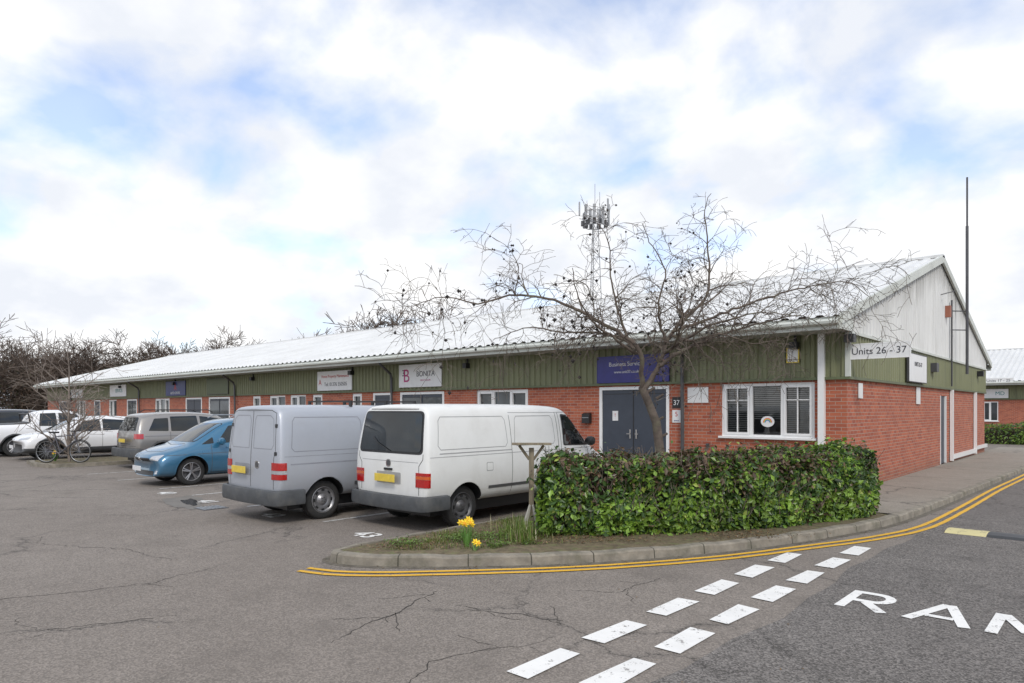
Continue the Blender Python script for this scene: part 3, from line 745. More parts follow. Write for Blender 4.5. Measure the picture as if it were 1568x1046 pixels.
    def band(s,path,z0,z1,t,mat):
        pts=resample(path,.06); n=len(pts); vs=[]
        for i,p in enumerate(pts):
            d=(pts[min(i+1,n-1)]-pts[max(i-1,0)]).normalized(); nr=Vector((d.y,-d.x,0))
            for o_,z in ((-.04,z0+.03),(t*.55,z0),(t,z0+.04),(t,z1-.05),(t*.75,z1-.012),(-.04,z1)):
                q=p+nr*o_; vs.append((q.x,q.y,z))
        fs=[]
        for i in range(n-1):
            for k in range(5): fs.append((i*6+k,i*6+k+1,(i+1)*6+k+1,(i+1)*6+k))
        fs.append(tuple(range(6))); fs.append(tuple(range((n-1)*6,n*6)))
        s.mb.mesh(vs,fs,mat)
    def mirror(s,y,z,x,mat,sz=1):
        for sg in (-1,1):
            s.mb.lathe([(0,.001),(.01,.05),(.06,.085),(.13,.09),(.17,.07),(.185,.001)],(sg*x,y,z),sg,mat,14)
    def plate(s,x0,z,y,mat,w=.5,h=.11,rz=0):
        P=empty('number_plate',(x0,y,z),rz); P.parent=s.P
        m=MB(); m.box(-w/2,w/2,-.012,0,-h/2,h/2,mat); m.obj('plate_panel',P,bevel=.004)
    def done(s): s.mb.obj('fittings',s.P,smooth=35)
def paintmat(name,col,rough=.28,metal=0,dirt=(.3,.27,.22),amt=.25,coat=.6):
    m,nt,b=newmat(name); tc=nd(nt,'ShaderNodeTexCoord').outputs['Object']
    s_=nd(nt,'ShaderNodeSeparateXYZ',{0:tc}); n=noise(nt,tc,2.2,6,.65)
    low=ramp(nt,s_.outputs[2],.3,.95,.6,0)
    f=math_(nt,'MULTIPLY',math_(nt,'ADD',low,ramp(nt,n,.45,.8,0,.35)),amt*2)
    f=math_(nt,'MULTIPLY',f,ramp(nt,noise(nt,mapping(nt,tc,(1,1,.35)),7,5,.7),.25,.75,.4,1))
    c=mixc(nt,f,col,dirt); nt.links.new(c,b.inputs['Base Color'])
    b.inputs['Metallic'].default_value=metal; b.inputs['Coat Weight'].default_value=coat; b.inputs['Coat Roughness'].default_value=.08
    rr=ramp(nt,n,.3,.7,rough,rough+.15); nt.links.new(rr,b.inputs['Roughness'])
    return m
# --- white older van (long wheelbase)
WV=paintmat('van_white_paint',(.76,.765,.745),.45,amt=.32,coat=.25)
st=[(0.0,.42,.86,1.2,.86,1.88,.76,.13,-.04),(.04,.40,.905,1.2,.905,1.925,.80,.12,-.04),(.20,.38,.92,1.2,.915,1.945,.83,.06,-.02),(1.0,.36,.925,1.2,.92,1.955,.835,.0,0),(2.6,.36,.925,1.2,.92,1.955,.835,0,0),(3.4,.36,.92,1.2,.915,1.94,.82,0,0),(3.65,.36,.92,1.18,.91,1.88,.79,0,0),(4.35,.36,.91,1.10,.885,1.20,.74,0,0),(4.5,.36,.91,1.02,.87,1.12,.73,0,.0),(4.9,.36,.89,.86,.84,.96,.68,0,.02),(5.06,.36,.86,.76,.81,.86,.64,0,.08),(5.12,.38,.80,.70,.76,.78,.58,0,.10)]
V=Car('panel_van',st,WV,((.87,4.15),.325,.81),(-4.12,-8.35,0),0,.965,spokes=0,wheelmat=RIMD,tyrew=.2)
V.patch('B',[(-.80,1.17),(.80,1.17),(.73,1.83),(-.73,1.83)],BLACK,off=.004,r=.09)
V.patch('B',[(-.76,1.205),(.76,1.205),(.70,1.80),(-.70,1.80)],CARGL,off=.010,r=.08)
V.strip('B',[(-.72,.56),(-.72,1.0),(-.80,1.1),(-.80,1.18)],.012,SEAM); V.strip('B',[(.72,.56),(.72,1.0),(.80,1.1),(.80,1.18)],.012,SEAM); V.strip('B',[(-.6,1.86),(.6,1.86)],.012,SEAM)
V.strip('B',[(-.7,1.05),(.7,1.05)],.008,SEAML)
V.corner(.68,.80,34,76,RED); V.corner(.803,.85,34,76,ORANGE); V.corner(.853,.90,34,76,RED)
V.plate(0,.79,-.035,YPLATE,.50,.12); V.patch('B',[(-.3,.70),(.3,.70),(.3,.88),(-.3,.88)],SEAML,off=.004,r=.02)
V.patch('B',[(-.06,.96),(.06,.96),(.06,1.08),(-.06,1.08)],CHROME,off=.008,r=.06)
V.patch('B',[(-.045,.975),(.045,.975),(.045,1.065),(-.045,1.065)],METALD,off=.011,r=.045); V.patch('B',[(-.1,.905),(.1,.905),(.1,.94),(-.1,.94)],BLACK,off=.02,r=.01)
V.strip('B',[(.05,1.2),(-.3,1.33),(-.42,1.42)],.014,BLACK,off=.025)
V.band([(.925,.47),(.93,.2),(.88,.0),(.6,-.05),(0,-.08),(-.6,-.05),(-.88,.0),(-.93,.2),(-.925,.47)][::-1],.33,.55,.035,PLASTG)
for sd_ in 'RL':
    V.strip(sd_,[(.12,1.13),(4.3,1.13)],.010,SEAML); V.strip(sd_,[(1.35,.60),(3.7,.60)],.045,SEAM,off=.008)
    for a,b in ((.28,1.82),(2.0,3.1)):
        V.strip(sd_,[(a+.05,1.24),(b-.05,1.24),(b,1.3),(b-.02,1.68),(b-.07,1.74),(a+.1,1.74),(a+.05,1.68),(a,1.3)],.012,SEAML,closed=True)
    V.strip(sd_,[(1.92,.44),(1.92,1.76)],.010,SEAM); V.strip(sd_,[(3.2,.44),(3.2,1.80)],.012,SEAM); V.strip(sd_,[(1.92,1.80),(3.7,1.80)],.010,SEAML)
    V.strip(sd_,[(.3,1.18),(1.92,1.18)],.016,SEAML,off=.003)
    V.strip(sd_,[(3.28,.44),(3.28,1.80)],.010,SEAM); V.strip(sd_,[(3.72,.5),(4.26,.85),(4.26,1.13)],.010,SEAM)
    V.patch(sd_,[(3.34,1.19),(4.20,1.17),(3.76,1.74),(3.36,1.77)],BLACK,off=.003,r=.05); V.patch(sd_,[(3.37,1.215),(4.13,1.195),(3.73,1.71),(3.39,1.74)],CARGL,off=.007,r=.04)
    V.patch(sd_,[(3.34,1.03),(3.48,1.03),(3.48,1.075),(3.34,1.075)],BLACK,off=.014,r=.01); V.patch(sd_,[(2.95,1.0),(3.1,1.0),(3.1,1.05),(2.95,1.05)],BLACK,off=.014,r=.01)
    V.patch(sd_,[(1.3,.86),(1.45,.86),(1.45,1.0),(1.3,1.0)],SEAML,off=.003,r=.02); V.patch(sd_,[(1.31,.87),(1.44,.87),(1.44,.99),(1.31,.99)],WV,off=.005,r=.02)
    V.arc(sd_,.87,.40,.035,WV,.012,.05,math.pi-.05)
    V.patch(sd_,[(4.68,.78),(5.0,.74),(5.0,.86),(4.68,.95)],ORANGE,off=.01,r=.02)
V.patch('F',[(-.72,1.16),(.72,1.16),(.64,1.78),(-.64,1.78)],CARGL,off=.006,r=.06)
V.sym('F',[(.5,.68),(.78,.70),(.78,.84),(.5,.84)],LAMPC,off=.01,r=.02); V.patch('F',[(-.45,.7),(.45,.7),(.45,.82),(-.45,.82)],BLACK,off=.01,r=.02)
V.band([(.93,4.65),(.93,4.9),(.8,5.10),(0,5.18),(-.8,5.10),(-.93,4.9),(-.93,4.65)],.33,.6,.03,PLASTG)
V.mirror(4.0,1.26,.94,BLACK); V.done()
# --- silver van
SV=paintmat('van_silver_paint',(.43,.455,.50),.42,metal=.35,amt=.2,coat=.3)
SSEAM=M('silver_panel_crease',(.26,.27,.30),.5)
st=[(0.0,.42,.88,1.15,.88,1.91,.78,.08,-.035),(.04,.40,.94,1.15,.94,1.96,.83,.075,-.035),(.20,.38,.955,1.15,.95,1.985,.855,.04,-.02),(1.0,.36,.96,1.15,.955,1.995,.86,.0,0),(2.3,.36,.96,1.15,.955,1.995,.86,0,0),(3.2,.36,.955,1.14,.95,1.97,.84,0,0),(3.5,.36,.955,1.13,.94,1.89,.80,0,0),(4.25,.36,.94,1.06,.90,1.18,.72,0,0),(4.4,.36,.93,1.0,.89,1.10,.70,0,.0),(4.7,.36,.90,.85,.85,.95,.66,0,.05),(4.85,.36,.86,.72,.80,.82,.6,0,.10),(4.9,.38,.80,.66,.74,.74,.52,0,.14)]
V=Car('panel_van',st,SV,((.93,3.9),.335,.86),(-6.36,-9.40,0),0,.94,spokes=0,wheelmat=RIM,tyrew=.21)
V.strip('B',[(0,.58),(0,1.88)],.014,SEAM)
for sx in (-1,1):
    V.strip('B',[(sx*.76,.58),(sx*.76,1.1),(sx*.80,1.2),(sx*.74,1.84),(sx*.6,1.89),(0,1.895)],.012,SEAM)
    V.strip('B',[(sx*.08,1.24),(sx*.68,1.24),(sx*.74,1.32),(sx*.68,1.74),(sx*.58,1.8),(sx*.12,1.8),(sx*.07,1.72)],.014,SSEAM,closed=True)
    V.patch('B',[(sx*.78,1.14),(sx*.84,1.14),(sx*.84,1.20),(sx*.78,1.20)][::sx],BLACK,off=.012,r=.01); V.patch('B',[(sx*.745,1.6),(sx*.80,1.6),(sx*.80,1.66),(sx*.745,1.66)][::sx],BLACK,off=.012,r=.01)
V.corner(.74,.83,26,74,RED); V.corner(.833,.89,26,74,LAMPC); V.corner(.893,1.02,26,74,RED)
V.plate(-.30,.86,-.03,YPLATE,.50,.12); V.patch('B',[(-.58,.77),(-.02,.77),(-.02,.97),(-.58,.97)],SSEAM,off=.004,r=.02)
V.patch('B',[(.16,.9),(.29,.9),(.29,1.03),(.16,1.03)],CHROME,off=.008,r=.065); V.patch('B',[(.18,.92),(.27,.92),(.27,1.01),(.18,1.01)],METALD,off=.011,r=.045)
V.band([(.96,.5),(.965,.2),(.91,.0),(.6,-.06),(0,-.09),(-.6,-.06),(-.91,.0),(-.965,.2),(-.96,.5)][::-1],.32,.57,.035,PLASTG)
for sd_ in 'RL':
    V.strip(sd_,[(.15,1.12),(4.1,1.12)],.010,SSEAM); V.strip(sd_,[(1.5,.60),(3.4,.60)],.06,PLASTG,off=.012)
    for a,b in ((.28,1.70),(1.95,2.95)):
        V.strip(sd_,[(a+.05,1.2),(b-.05,1.2),(b,1.26),(b-.02,1.70),(b-.07,1.77),(a+.1,1.77),(a+.05,1.70),(a,1.26)],.014,SSEAM,closed=True)
    V.strip(sd_,[(1.85,.44),(1.85,1.82)],.012,SEAM); V.strip(sd_,[(3.05,.44),(3.05,1.84)],.012,SEAM); V.strip(sd_,[(.25,.99),(1.85,.99)],.022,SSEAM,off=.003)
    V.patch(sd_,[(3.14,1.17),(4.02,1.14),(3.6,1.74),(3.17,1.78)],CARGL,off=.007,r=.05)
    V.arc(sd_,.93,.415,.03,SV,.012,.05,math.pi-.05)
V.patch('F',[(-.74,1.14),(.74,1.14),(.64,1.80),(-.64,1.80)],CARGL,off=.006,r=.06); V.sym('F',[(.5,.66),(.80,.70),(.78,.86),(.5,.80)],LAMPC,off=.01,r=.02)
V.band([(.96,4.35),(.95,4.65),(.8,4.86),(0,4.95),(-.8,4.86),(-.95,4.65),(-.96,4.35)],.33,.58,.03,PLASTG)
for y in (1.6,2.4,3.1): V.mb.box(-.72,.72,y-.02,y+.02,2.04,2.07,BLACK); V.mb.box(-.72,-.66,y-.02,y+.02,1.94,2.04,BLACK); V.mb.box(.66,.72,y-.02,y+.02,1.94,2.04,BLACK)
V.mirror(3.78,1.22,.98,BLACK); V.done()
# --- cars
def generic(name,st,paint,wheels,loc,rot,scale,L,side_wins,ws,rear,heads,tails,trimz=None,plate_f=None,plate_r=None,seams=(),spokes=5,wheelmat=RIM,roofbars=False,clad=False,badge=True,grille=None):
    V=Car(name,st,paint,wheels,loc,rot,scale,trimz=trimz,spokes=spokes,wheelmat=wheelmat)
    for sd_ in 'RL':
        for w_ in side_wins: V.patch(sd_,w_,CARGL,off=.005,r=.03)
        for q in seams: V.strip(sd_,q,.010,SEAM)
        for wy in wheels[0]: V.arc(sd_,wy,V.Ra+.02,.05,PLASTG if clad else paint,.012)
    V.patch('F',ws,CARGL,off=.005,r=.05)
    if rear: V.patch('B',rear,CARGL,off=.006,r=.06)
    for h in heads: V.sym('F',h,LAMPC,off=.008,r=.03)
    for t in tails: V.sym('B',t,RED,off=.008,r=.03)
    if grille: V.patch('F',grille,BLACK,off=.006,r=.03)
    if plate_f: V.plate(0,plate_f[0],plate_f[1],WPLATE,.5,.11,math.pi)
    if plate_r: V.plate(0,plate_r[0],plate_r[1],YPLATE)
    if badge: V.patch('F',[(-.05,badge-.05),(.05,badge-.05),(.05,badge+.05),(-.05,badge+.05)],CHROME,off=.014,r=.05)
    if roofbars:
        for sg in (-1,1): V.mb.tube([(sg*.60,.7,st[3][5]-.02),(sg*.6,.8,st[3][5]+.045),(sg*.6,2.3,st[3][5]+.045),(sg*.6,2.45,st[3][5]-.03)],.016,METAL if not clad else BLACK,6)
    return V
BL=paintmat('car_blue_paint',(.03,.15,.27),.25,metal=.3,amt=.08,coat=1)
st=[(0,.42,.76,.98,.74,1.45,.56,.25,-.08),(.07,.30,.85,.98,.83,1.52,.61,.22,-.06),(.5,.22,.89,.98,.87,1.57,.65,.1,0),(1.6,.2,.90,.96,.88,1.595,.67,0,0),(2.35,.2,.90,.94,.88,1.565,.66,0,0),(2.7,.2,.90,.93,.88,1.49,.64,0,0),(3.45,.2,.895,.90,.865,.99,.72,0,0),(3.55,.2,.89,.88,.86,.95,.70,0,0),(3.95,.2,.88,.80,.84,.87,.66,0,.03),(4.25,.22,.84,.66,.79,.74,.58,0,.10),(4.33,.25,.78,.56,.72,.64,.5,0,.16)]
V=generic('mpv_car',st,BL,((.75,3.45),.32,.82),(-12.95,-4.45,0),math.pi,1.0,4.33,
 [[(.42,1.03),(.98,1.01),(1.0,1.42),(.62,1.40)],[(1.04,1.01),(1.86,.99),(1.84,1.46),(1.04,1.44)],[(1.92,.99),(2.86,.97),(2.5,1.38),(1.93,1.45)],[(2.93,.97),(3.22,.95),(2.93,1.12)]],
 [(-.70,1.01),(.70,1.01),(.58,1.44),(-.58,1.44)],[(-.6,1.02),(.6,1.02),(.5,1.40),(-.5,1.40)],
 [[(.44,.62),(.74,.60),(.76,.74),(.5,.70)]],[[(.6,.85),(.76,.85),(.76,1.0),(.6,1.0)]],plate_f=(.42,4.36),
 seams=[[(1.0,.4),(1.0,1.0)],[(1.89,.28),(1.89,1.0)],[(3.0,.3),(3.0,.95)],[(.9,.78),(4.0,.72)],[(1.0,.28),(3.0,.28)]],badge=.62,grille=[(-.42,.58),(.42,.58),(.42,.66),(-.42,.66)],wheelmat=RIM,roofbars=True)
V.patch('F',[(-.55,.26),(.55,.26),(.5,.36),(-.5,.36)],BLACK,off=.006,r=.03)
V.sym('F',[(.58,.3),(.70,.3),(.70,.38),(.58,.38)],LAMPC,off=.008,r=.02)
V.mirror(2.82,1.02,.90,BL); V.strip('T',[(-.5,3.48),(0,3.6),(.5,3.48)],.02,SEAM); V.strip('T',[(-.6,3.5),(-.55,4.0),(0,4.12),(.55,4.0),(.6,3.5)],.01,SEAM)
for x in (1.7,2.65): 
    for sd_ in 'RL': V.patch(sd_,[(x-.18,.86),(x,.86),(x,.885),(x-.18,.885)],BL,off=.02,r=.01)
V.done()
GS=paintmat('car_grey_paint',(.30,.285,.27),.3,metal=.6,amt=.08,coat=1)
stS=[(0,.45,.82,1.08,.80,1.58,.62,.22,-.06),(.07,.34,.91,1.08,.88,1.64,.67,.20,-.05),(.5,.27,.945,1.08,.92,1.69,.71,.08,0),(1.6,.25,.95,1.06,.93,1.72,.73,0,0),(2.4,.25,.95,1.05,.93,1.68,.72,0,0),(2.75,.25,.95,1.04,.93,1.60,.70,0,0),(3.4,.25,.95,1.03,.92,1.13,.78,0,0),(3.55,.25,.95,1.02,.91,1.10,.76,0,0),(4.2,.27,.93,.95,.88,1.03,.70,0,.03),(4.5,.3,.89,.80,.83,.90,.64,0,.10),(4.58,.34,.82,.7,.76,.78,.56,0,.14)]
def suv(paint,loc,scale,bars):
    V=generic('suv_car',stS,paint,((.82,3.65),.37,.86),loc,0,scale,4.58,
     [[(.42,1.14),(.98,1.12),(1.02,1.52),(.62,1.50)],[(1.06,1.12),(1.90,1.11),(1.88,1.58),(1.08,1.56)],[(1.96,1.11),(3.0,1.09),(2.55,1.50),(1.97,1.57)]],
     [(-.74,1.14),(.74,1.14),(.62,1.56),(-.62,1.56)],[(-.70,1.13),(.70,1.13),(.58,1.54),(-.58,1.54)],
     [[(.5,.82),(.82,.82),(.82,.93),(.5,.93)]],[],trimz=.46,plate_r=(.84,-.03),
     seams=[[(1.03,.5),(1.03,1.1)],[(1.93,.4),(1.93,1.1)],[(3.05,.4),(3.05,1.08)],[(.3,.98),(4.1,.96)]],badge=False,clad=True,roofbars=bars)
    V.corner(.90,1.05,15,78,RED); V.strip('B',[(-.4,.74),(.4,.74)],.03,PLASTG,off=.006); V.strip('B',[(-.8,.68),(.8,.68)],.012,SEAM)
    V.band([(.95,.45),(.95,.2),(.88,.0),(.5,-.07),(0,-.09),(-.5,-.07),(-.88,.0),(-.95,.2),(-.95,.45)][::-1],.36,.62,.03,PLASTG)
    V.mirror(2.98,1.16,.94,paint); V.done()
suv(GS,(-18.35,-7.35,0),1.0,True)
WC=paintmat('car_white_paint',(.78,.78,.78),.25,amt=.06,coat=1)
st=[(0,.42,.78,1.0,.76,1.38,.56,.35,-.08),(.07,.30,.88,1.0,.85,1.45,.61,.32,-.06),(.5,.24,.92,1.0,.89,1.50,.65,.15,0),(1.6,.22,.92,.97,.90,1.57,.68,0,0),(2.3,.22,.92,.95,.90,1.53,.67,0,0),(2.65,.22,.92,.94,.90,1.44,.65,0,0),(3.4,.22,.92,.93,.89,1.02,.74,0,0),(3.5,.22,.92,.92,.88,.99,.72,0,0),(4.05,.24,.90,.86,.85,.92,.66,0,.04),(4.35,.26,.85,.72,.79,.80,.58,0,.12),(4.43,.3,.78,.6,.72,.68,.5,0,.18)]
V=generic('crossover_car',st,WC,((.8,3.5),.345,.84),(-24.6,-4.4,0),math.pi,1.0,4.43,
 [[(.52,1.05),(.98,1.03),(1.02,1.36),(.75,1.32)],[(1.05,1.03),(1.86,1.0),(1.84,1.43),(1.08,1.38)],[(1.92,1.0),(2.86,.98),(2.45,1.36),(1.93,1.43)]],
 [(-.72,1.04),(.72,1.04),(.60,1.40),(-.60,1.40)],[(-.6,1.04),(.6,1.04),(.5,1.34),(-.5,1.34)],
 [[(.42,.70),(.80,.74),(.78,.82),(.45,.76)]],[[(.5,.9),(.8,.9),(.8,.98),(.5,.98)]],trimz=.42,plate_f=(.48,4.46),
 seams=[[(1.03,.5),(1.03,1.0)],[(1.89,.4),(1.89,1.0)],[(3.0,.4),(3.0,.95)]],badge=.70,grille=[(-.55,.32),(.55,.32),(.45,.56),(-.45,.56)],clad=True,wheelmat=RIMD)
V.mirror(2.86,1.05,.92,WC); V.done()
st=[(0,.5,.86,.95,.86,1.12,.80,0,0),(.06,.46,.92,.98,.92,1.20,.86,0,0),(.3,.42,.93,1.0,.93,1.24,.87,0,0),(1.35,.40,.93,1.0,.93,1.25,.87,0,0),(1.55,.40,.93,1.05,.93,1.30,.86,0,0),(1.62,.40,.93,1.08,.92,1.70,.70,0,0),(2.2,.38,.93,1.08,.92,1.78,.70,0,0),(2.9,.38,.93,1.06,.92,1.75,.70,0,0),(3.15,.38,.93,1.06,.92,1.68,.68,0,0),(3.85,.38,.93,1.05,.91,1.16,.76,0,0),(4.0,.38,.93,1.04,.90,1.13,.75,0,0),(4.7,.40,.92,.98,.88,1.06,.72,0,.04),(5.0,.42,.88,.85,.83,.92,.66,0,.1),(5.06,.46,.8,.75,.76,.8,.6,0,.14)]
V=generic('pickup_truck',st,WC,((1.0,4.1),.38,.85),(-27.6,-9.3,0),0,1.0,5.06,
 [[(1.74,1.14),(2.35,1.13),(2.33,1.64),(1.82,1.62)],[(2.42,1.13),(3.45,1.11),(3.02,1.60),(2.42,1.64)]],
 [(-.72,1.17),(.72,1.17),(.6,1.63),(-.6,1.63)],None,[[(.5,.8),(.8,.8),(.8,.92),(.5,.92)]],[[(.76,.72),(.86,.72),(.86,1.02),(.76,1.02)]],plate_r=(.66,-.1),
 seams=[[(1.62,.5),(1.62,1.2)],[(2.38,.45),(2.38,1.1)],[(3.45,.45),(3.45,1.1)]],badge=False,clad=True,wheelmat=RIM)
V.patch('T',[(-.74,.12),(.74,.12),(.74,1.48),(-.74,1.48)],BLACK,off=.012,r=.04); V.mb.tube([(-.7,1.5,1.27),(-.68,1.45,1.6),(.68,1.45,1.6),(.7,1.5,1.27)],.03,BLACK,6)
V.band([(.9,.2),(.88,.0),(.5,-.06),(0,-.07),(-.5,-.06),(-.88,.0),(-.9,.2)][::-1],.45,.62,.03,CHROME)
V.mirror(3.35,1.2,.94,WC); V.done()
DK=paintmat('car_dark_paint',(.03,.035,.045),.25,metal=.3,amt=.08,coat=1)
suv(DK,(-33.0,-8.9,0),1.05,False)
# ------------------------------------------------------------------ island, bicycle
mb=MB(); isl=resample([(-22.6,-3),(-22.6,-8.3),(-22.3,-8.8),(-21.2,-9.0),(-20.2,-8.8),(-19.9,-8.3),(-19.9,-3)],.2)
for i in range(len(isl)-1):
    a,b=isl[i],isl[i+1]; cn=Vector((-21.25,-6,0)); ia=a+(cn-a).normalized()*.13; ib=b+(cn-b).normalized()*.13
    mb.poly([(a.x,a.y,0),(b.x,b.y,0),(b.x,b.y,.115),(a.x,a.y,.115)],CONC); mb.poly([(a.x,a.y,.115),(b.x,b.y,.115),(ib.x,ib.y,.118),(ia.x,ia.y,.118)],CONC)
mb.poly([(p.x,p.y,.105) for p in isl],SOIL); mb.obj('traffic_island')
BK=empty('bicycle',(-20.55,-8.35,.12),rad(42)); mb=MB(); r=.34
def ring(c,r,rr,mat,n=28):
    mb.tube([(c[0]+r*math.cos(2*math.pi*k/n),c[1],c[2]+r*math.sin(2*math.pi*k/n)) for k in range(n+1)],rr,mat,6)
for x in (-.52,.54):
    ring((x,0,r),r,.018,RUBBER); ring((x,0,r),r-.025,.008,METAL)
    for k in range(14):
        t=math.pi*2*k/14; mb.tube([(x,0,r),(x+(r-.02)*math.cos(t),0,r+(r-.02)*math.sin(t))],.0025,METAL,3)
FR=M('bike_frame',(.10,.10,.12),.4)
bb=(-.08,0,.30); sc=(-.24,0,.80); hd=(.36,0,.86); hb=(.40,0,.70)
for a,b in ((bb,sc),(bb,hb),(sc,hd),(bb,(-.52,0,.34)),((-.21,0,.74),(-.52,0,.34)),(hd,hb),(hb,(.54,0,.34)),(hd,(.34,0,.98)),(sc,(-.27,0,.92))): mb.tube([a,b],.016,FR,8)
mb.tube([(.34,-.28,1.0),(.36,-.1,.98),(.36,.1,.98),(.34,.28,1.0)],.013,BLACK,6); mb.obox((-.28,0,.94),.25,.13,.05,BLACK); ring(bb,.09,.008,METALD,16); mb.tube([(-.08,-.06,.3),(-.02,-.08,.16)],.01,METALD,5); mb.tube([(-.08,.06,.3),(-.14,.08,.44)],.01,METALD,5)
for x,a0,a1 in ((-.52,.3,2.9),(.54,.5,2.6)): mb.tube([(x+.375*math.cos(a0+(a1-a0)*k/10),0,r+.375*math.sin(a0+(a1-a0)*k/10)) for k in range(11)],.012,BLACK,5)
mb.obj('frame_and_wheels',BK,smooth=50)
# ------------------------------------------------------------------ wooden post
PO=empty('wooden_lectern_post',(-1.92,-7.55,.08),rad(42)); mb=MB()
mb.box(-.035,.035,-.035,.035,0,1.18,WOOD); mb.obox((0,0,1.235),.54,.30,.03,WOOD,Matrix.Rotation(rad(-2),3,'X'))
for sg in (-1,1): mb.tube([(sg*.03,0,1.02),(sg*.17,0,1.215)],.022,WOOD,4); mb.tube([(sg*.12,-.05,.0),(sg*.02,-.05,.40)],[.05,.02],WOODP,4)
mb.obj('post_and_board',PO,bevel=.004)
# ------------------------------------------------------------------ vegetation helpers
def build_np(name,V,F,col,mat,parent=None):
    me=bpy.data.meshes.new(name); me.from_pydata(V.tolist(),[],F.tolist()); me.materials.append(mat)
    if col is not None:
        at=me.color_attributes.new('Col','FLOAT_COLOR','POINT'); c=np.ones((len(V),4),dtype=np.float32); c[:,:3]=col; at.data.foreach_set('color',c.ravel())
    o=bpy.data.objects.new(name,me); scene.collection.objects.link(o)
    if parent: o.parent=parent
    return o
def leaves(name,P,Nn,size,col,mat,parent=None,asp=.5):
    n=len(P); a=rng.normal(size=(n,3)); Nn=Nn/np.linalg.norm(Nn,axis=1,keepdims=True)
    t=a-(a*Nn).sum(1,keepdims=True)*Nn; t/=np.linalg.norm(t,axis=1,keepdims=True); b=np.cross(Nn,t); s=size[:,None]
    v0=P-t*s*.5; v1=P+b*s*asp*.5+Nn*s*.08; v2=P+t*s*.5; v3=P-b*s*asp*.5+Nn*s*.08
    V=np.stack([v0,v1,v2,v3],1).reshape(-1,3); i=np.arange(n)*4
    F=np.stack([i,i+1,i+2,i+3],1)
    return build_np(name,V,F,np.repeat(col,4,0),mat,parent)
LEAF=vcolmat('leaf_material',.36,.5,.25)
def fnoise(P,f,seed):
    r=np.random.default_rng(seed); o=0
    for k in range(6):
        d=r.normal(size=3)*f; o=o+np.sin(P@d+r.uniform(0,6))
    return o/6
def hedge(name,front,back,z0,h,n,size,pal,roundness=.24,bumpa=1.0,twn=520):
    E=empty(name); F_=resample(front,.1); B_=resample(back,.1)
    fa=np.array([[p.x,p.y] for p in F_]); ba=np.array([[p.x,p.y] for p in B_])
    def at(arr,s):
        x=s*(len(arr)-1); i=np.clip(x.astype(int),0,len(arr)-2); f=(x-i)[:,None]; return arr[i]*(1-f)+arr[i+1]*f
    s=rng.uniform(0,1,n); kind=rng.choice(5,n,p=[.44,.32,.08,.08,.08])
    z=rng.uniform(0,1,n); t=rng.uniform(0,1,n)
    s=np.where(kind==3,0,np.where(kind==4,1,s)); t=np.where(kind==0,0,np.where(kind==2,1,t)); z=np.where(kind==1,1,z)
    f=at(fa,s); b=at(ba,s); tang=at(fa,np.clip(s+.01,0,1))-at(fa,np.clip(s-.01,0,1)); tang/=np.linalg.norm(tang,axis=1,keepdims=True)
    acr=b-f; acr/=np.linalg.norm(acr,axis=1,keepdims=True)
    xy=f*(1-t[:,None])+b*t[:,None]
    P=np.concatenate([xy,(z0+z*h)[:,None]],1)
    Nn=np.zeros((n,3)); Nn[kind==0,:2]=-acr[kind==0]; Nn[kind==2,:2]=acr[kind==2]; Nn[kind==1,2]=1
    Nn[kind==3,:2]=-tang[kind==3]; Nn[kind==4,:2]=tang[kind==4]
    bm_=fnoise(P,2.4,1); bf=fnoise(P,8.0,2); bl=fnoise(P,17.0,3)
    bump=(bm_*.15+bf*.10+bl*.05)*bumpa
    e1=np.clip((z-.72)/.28,0,1)**2*(kind!=1)
    e2=(np.clip((.2-t)/.2,0,1)**2+np.clip((t-.8)/.2,0,1)**2)*(kind==1)
    e3=(np.clip((s-.93)/.07,0,1)**2+np.clip((.07-s)/.07,0,1)**2)*((kind==0)|(kind==1)|(kind==2))
    low=np.clip((.22-z)/.22,0,1)*(kind!=1)
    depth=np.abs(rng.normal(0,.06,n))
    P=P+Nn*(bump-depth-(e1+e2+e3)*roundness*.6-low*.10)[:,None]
    stray=rng.uniform(size=n)<.05; P[stray]+=Nn[stray]*rng.uniform(.03,.15,(stray.sum(),1))
    zf=(P[:,2]-z0)/h
    m1=fnoise(P,1.9,5); m1b=fnoise(P,6.0,6); m2=rng.uniform(size=n)
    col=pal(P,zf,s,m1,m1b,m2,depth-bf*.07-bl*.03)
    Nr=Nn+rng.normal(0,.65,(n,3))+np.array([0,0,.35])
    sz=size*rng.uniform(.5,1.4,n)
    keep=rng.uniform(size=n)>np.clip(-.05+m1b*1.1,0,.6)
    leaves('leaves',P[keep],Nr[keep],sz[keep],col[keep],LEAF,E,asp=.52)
    mb=MB(); k=24; S=np.linspace(.04,.96,k); f=at(fa,S); b=at(ba,S); core=M(name+'_core',(.045,.035,.022),.95,var=.5,scale=20)
    rows=[]
    for i in range(k):
        a_=Vector((*(f[i]*.78+b[i]*.22),0)); b_=Vector((*(f[i]*.22+b[i]*.78),0)); c_=Vector((*(f[i]*.66+b[i]*.34),0)); d_=Vector((*(f[i]*.34+b[i]*.66),0))
        rows.append([a_+Vector((0,0,z0)),a_+Vector((0,0,z0+h*.62)),c_+Vector((0,0,z0+h-.24)),d_+Vector((0,0,z0+h-.24)),b_+Vector((0,0,z0+h*.62)),b_+Vector((0,0,z0))])
    for i in range(k-1):
        for j in range(5): mb.poly([rows[i][j],rows[i+1][j],rows[i+1][j+1],rows[i][j+1]],core)
    mb.poly(rows[0],core); mb.poly(rows[-1],core)
    mb.obj('hedge_core',E)
    mb=MB()
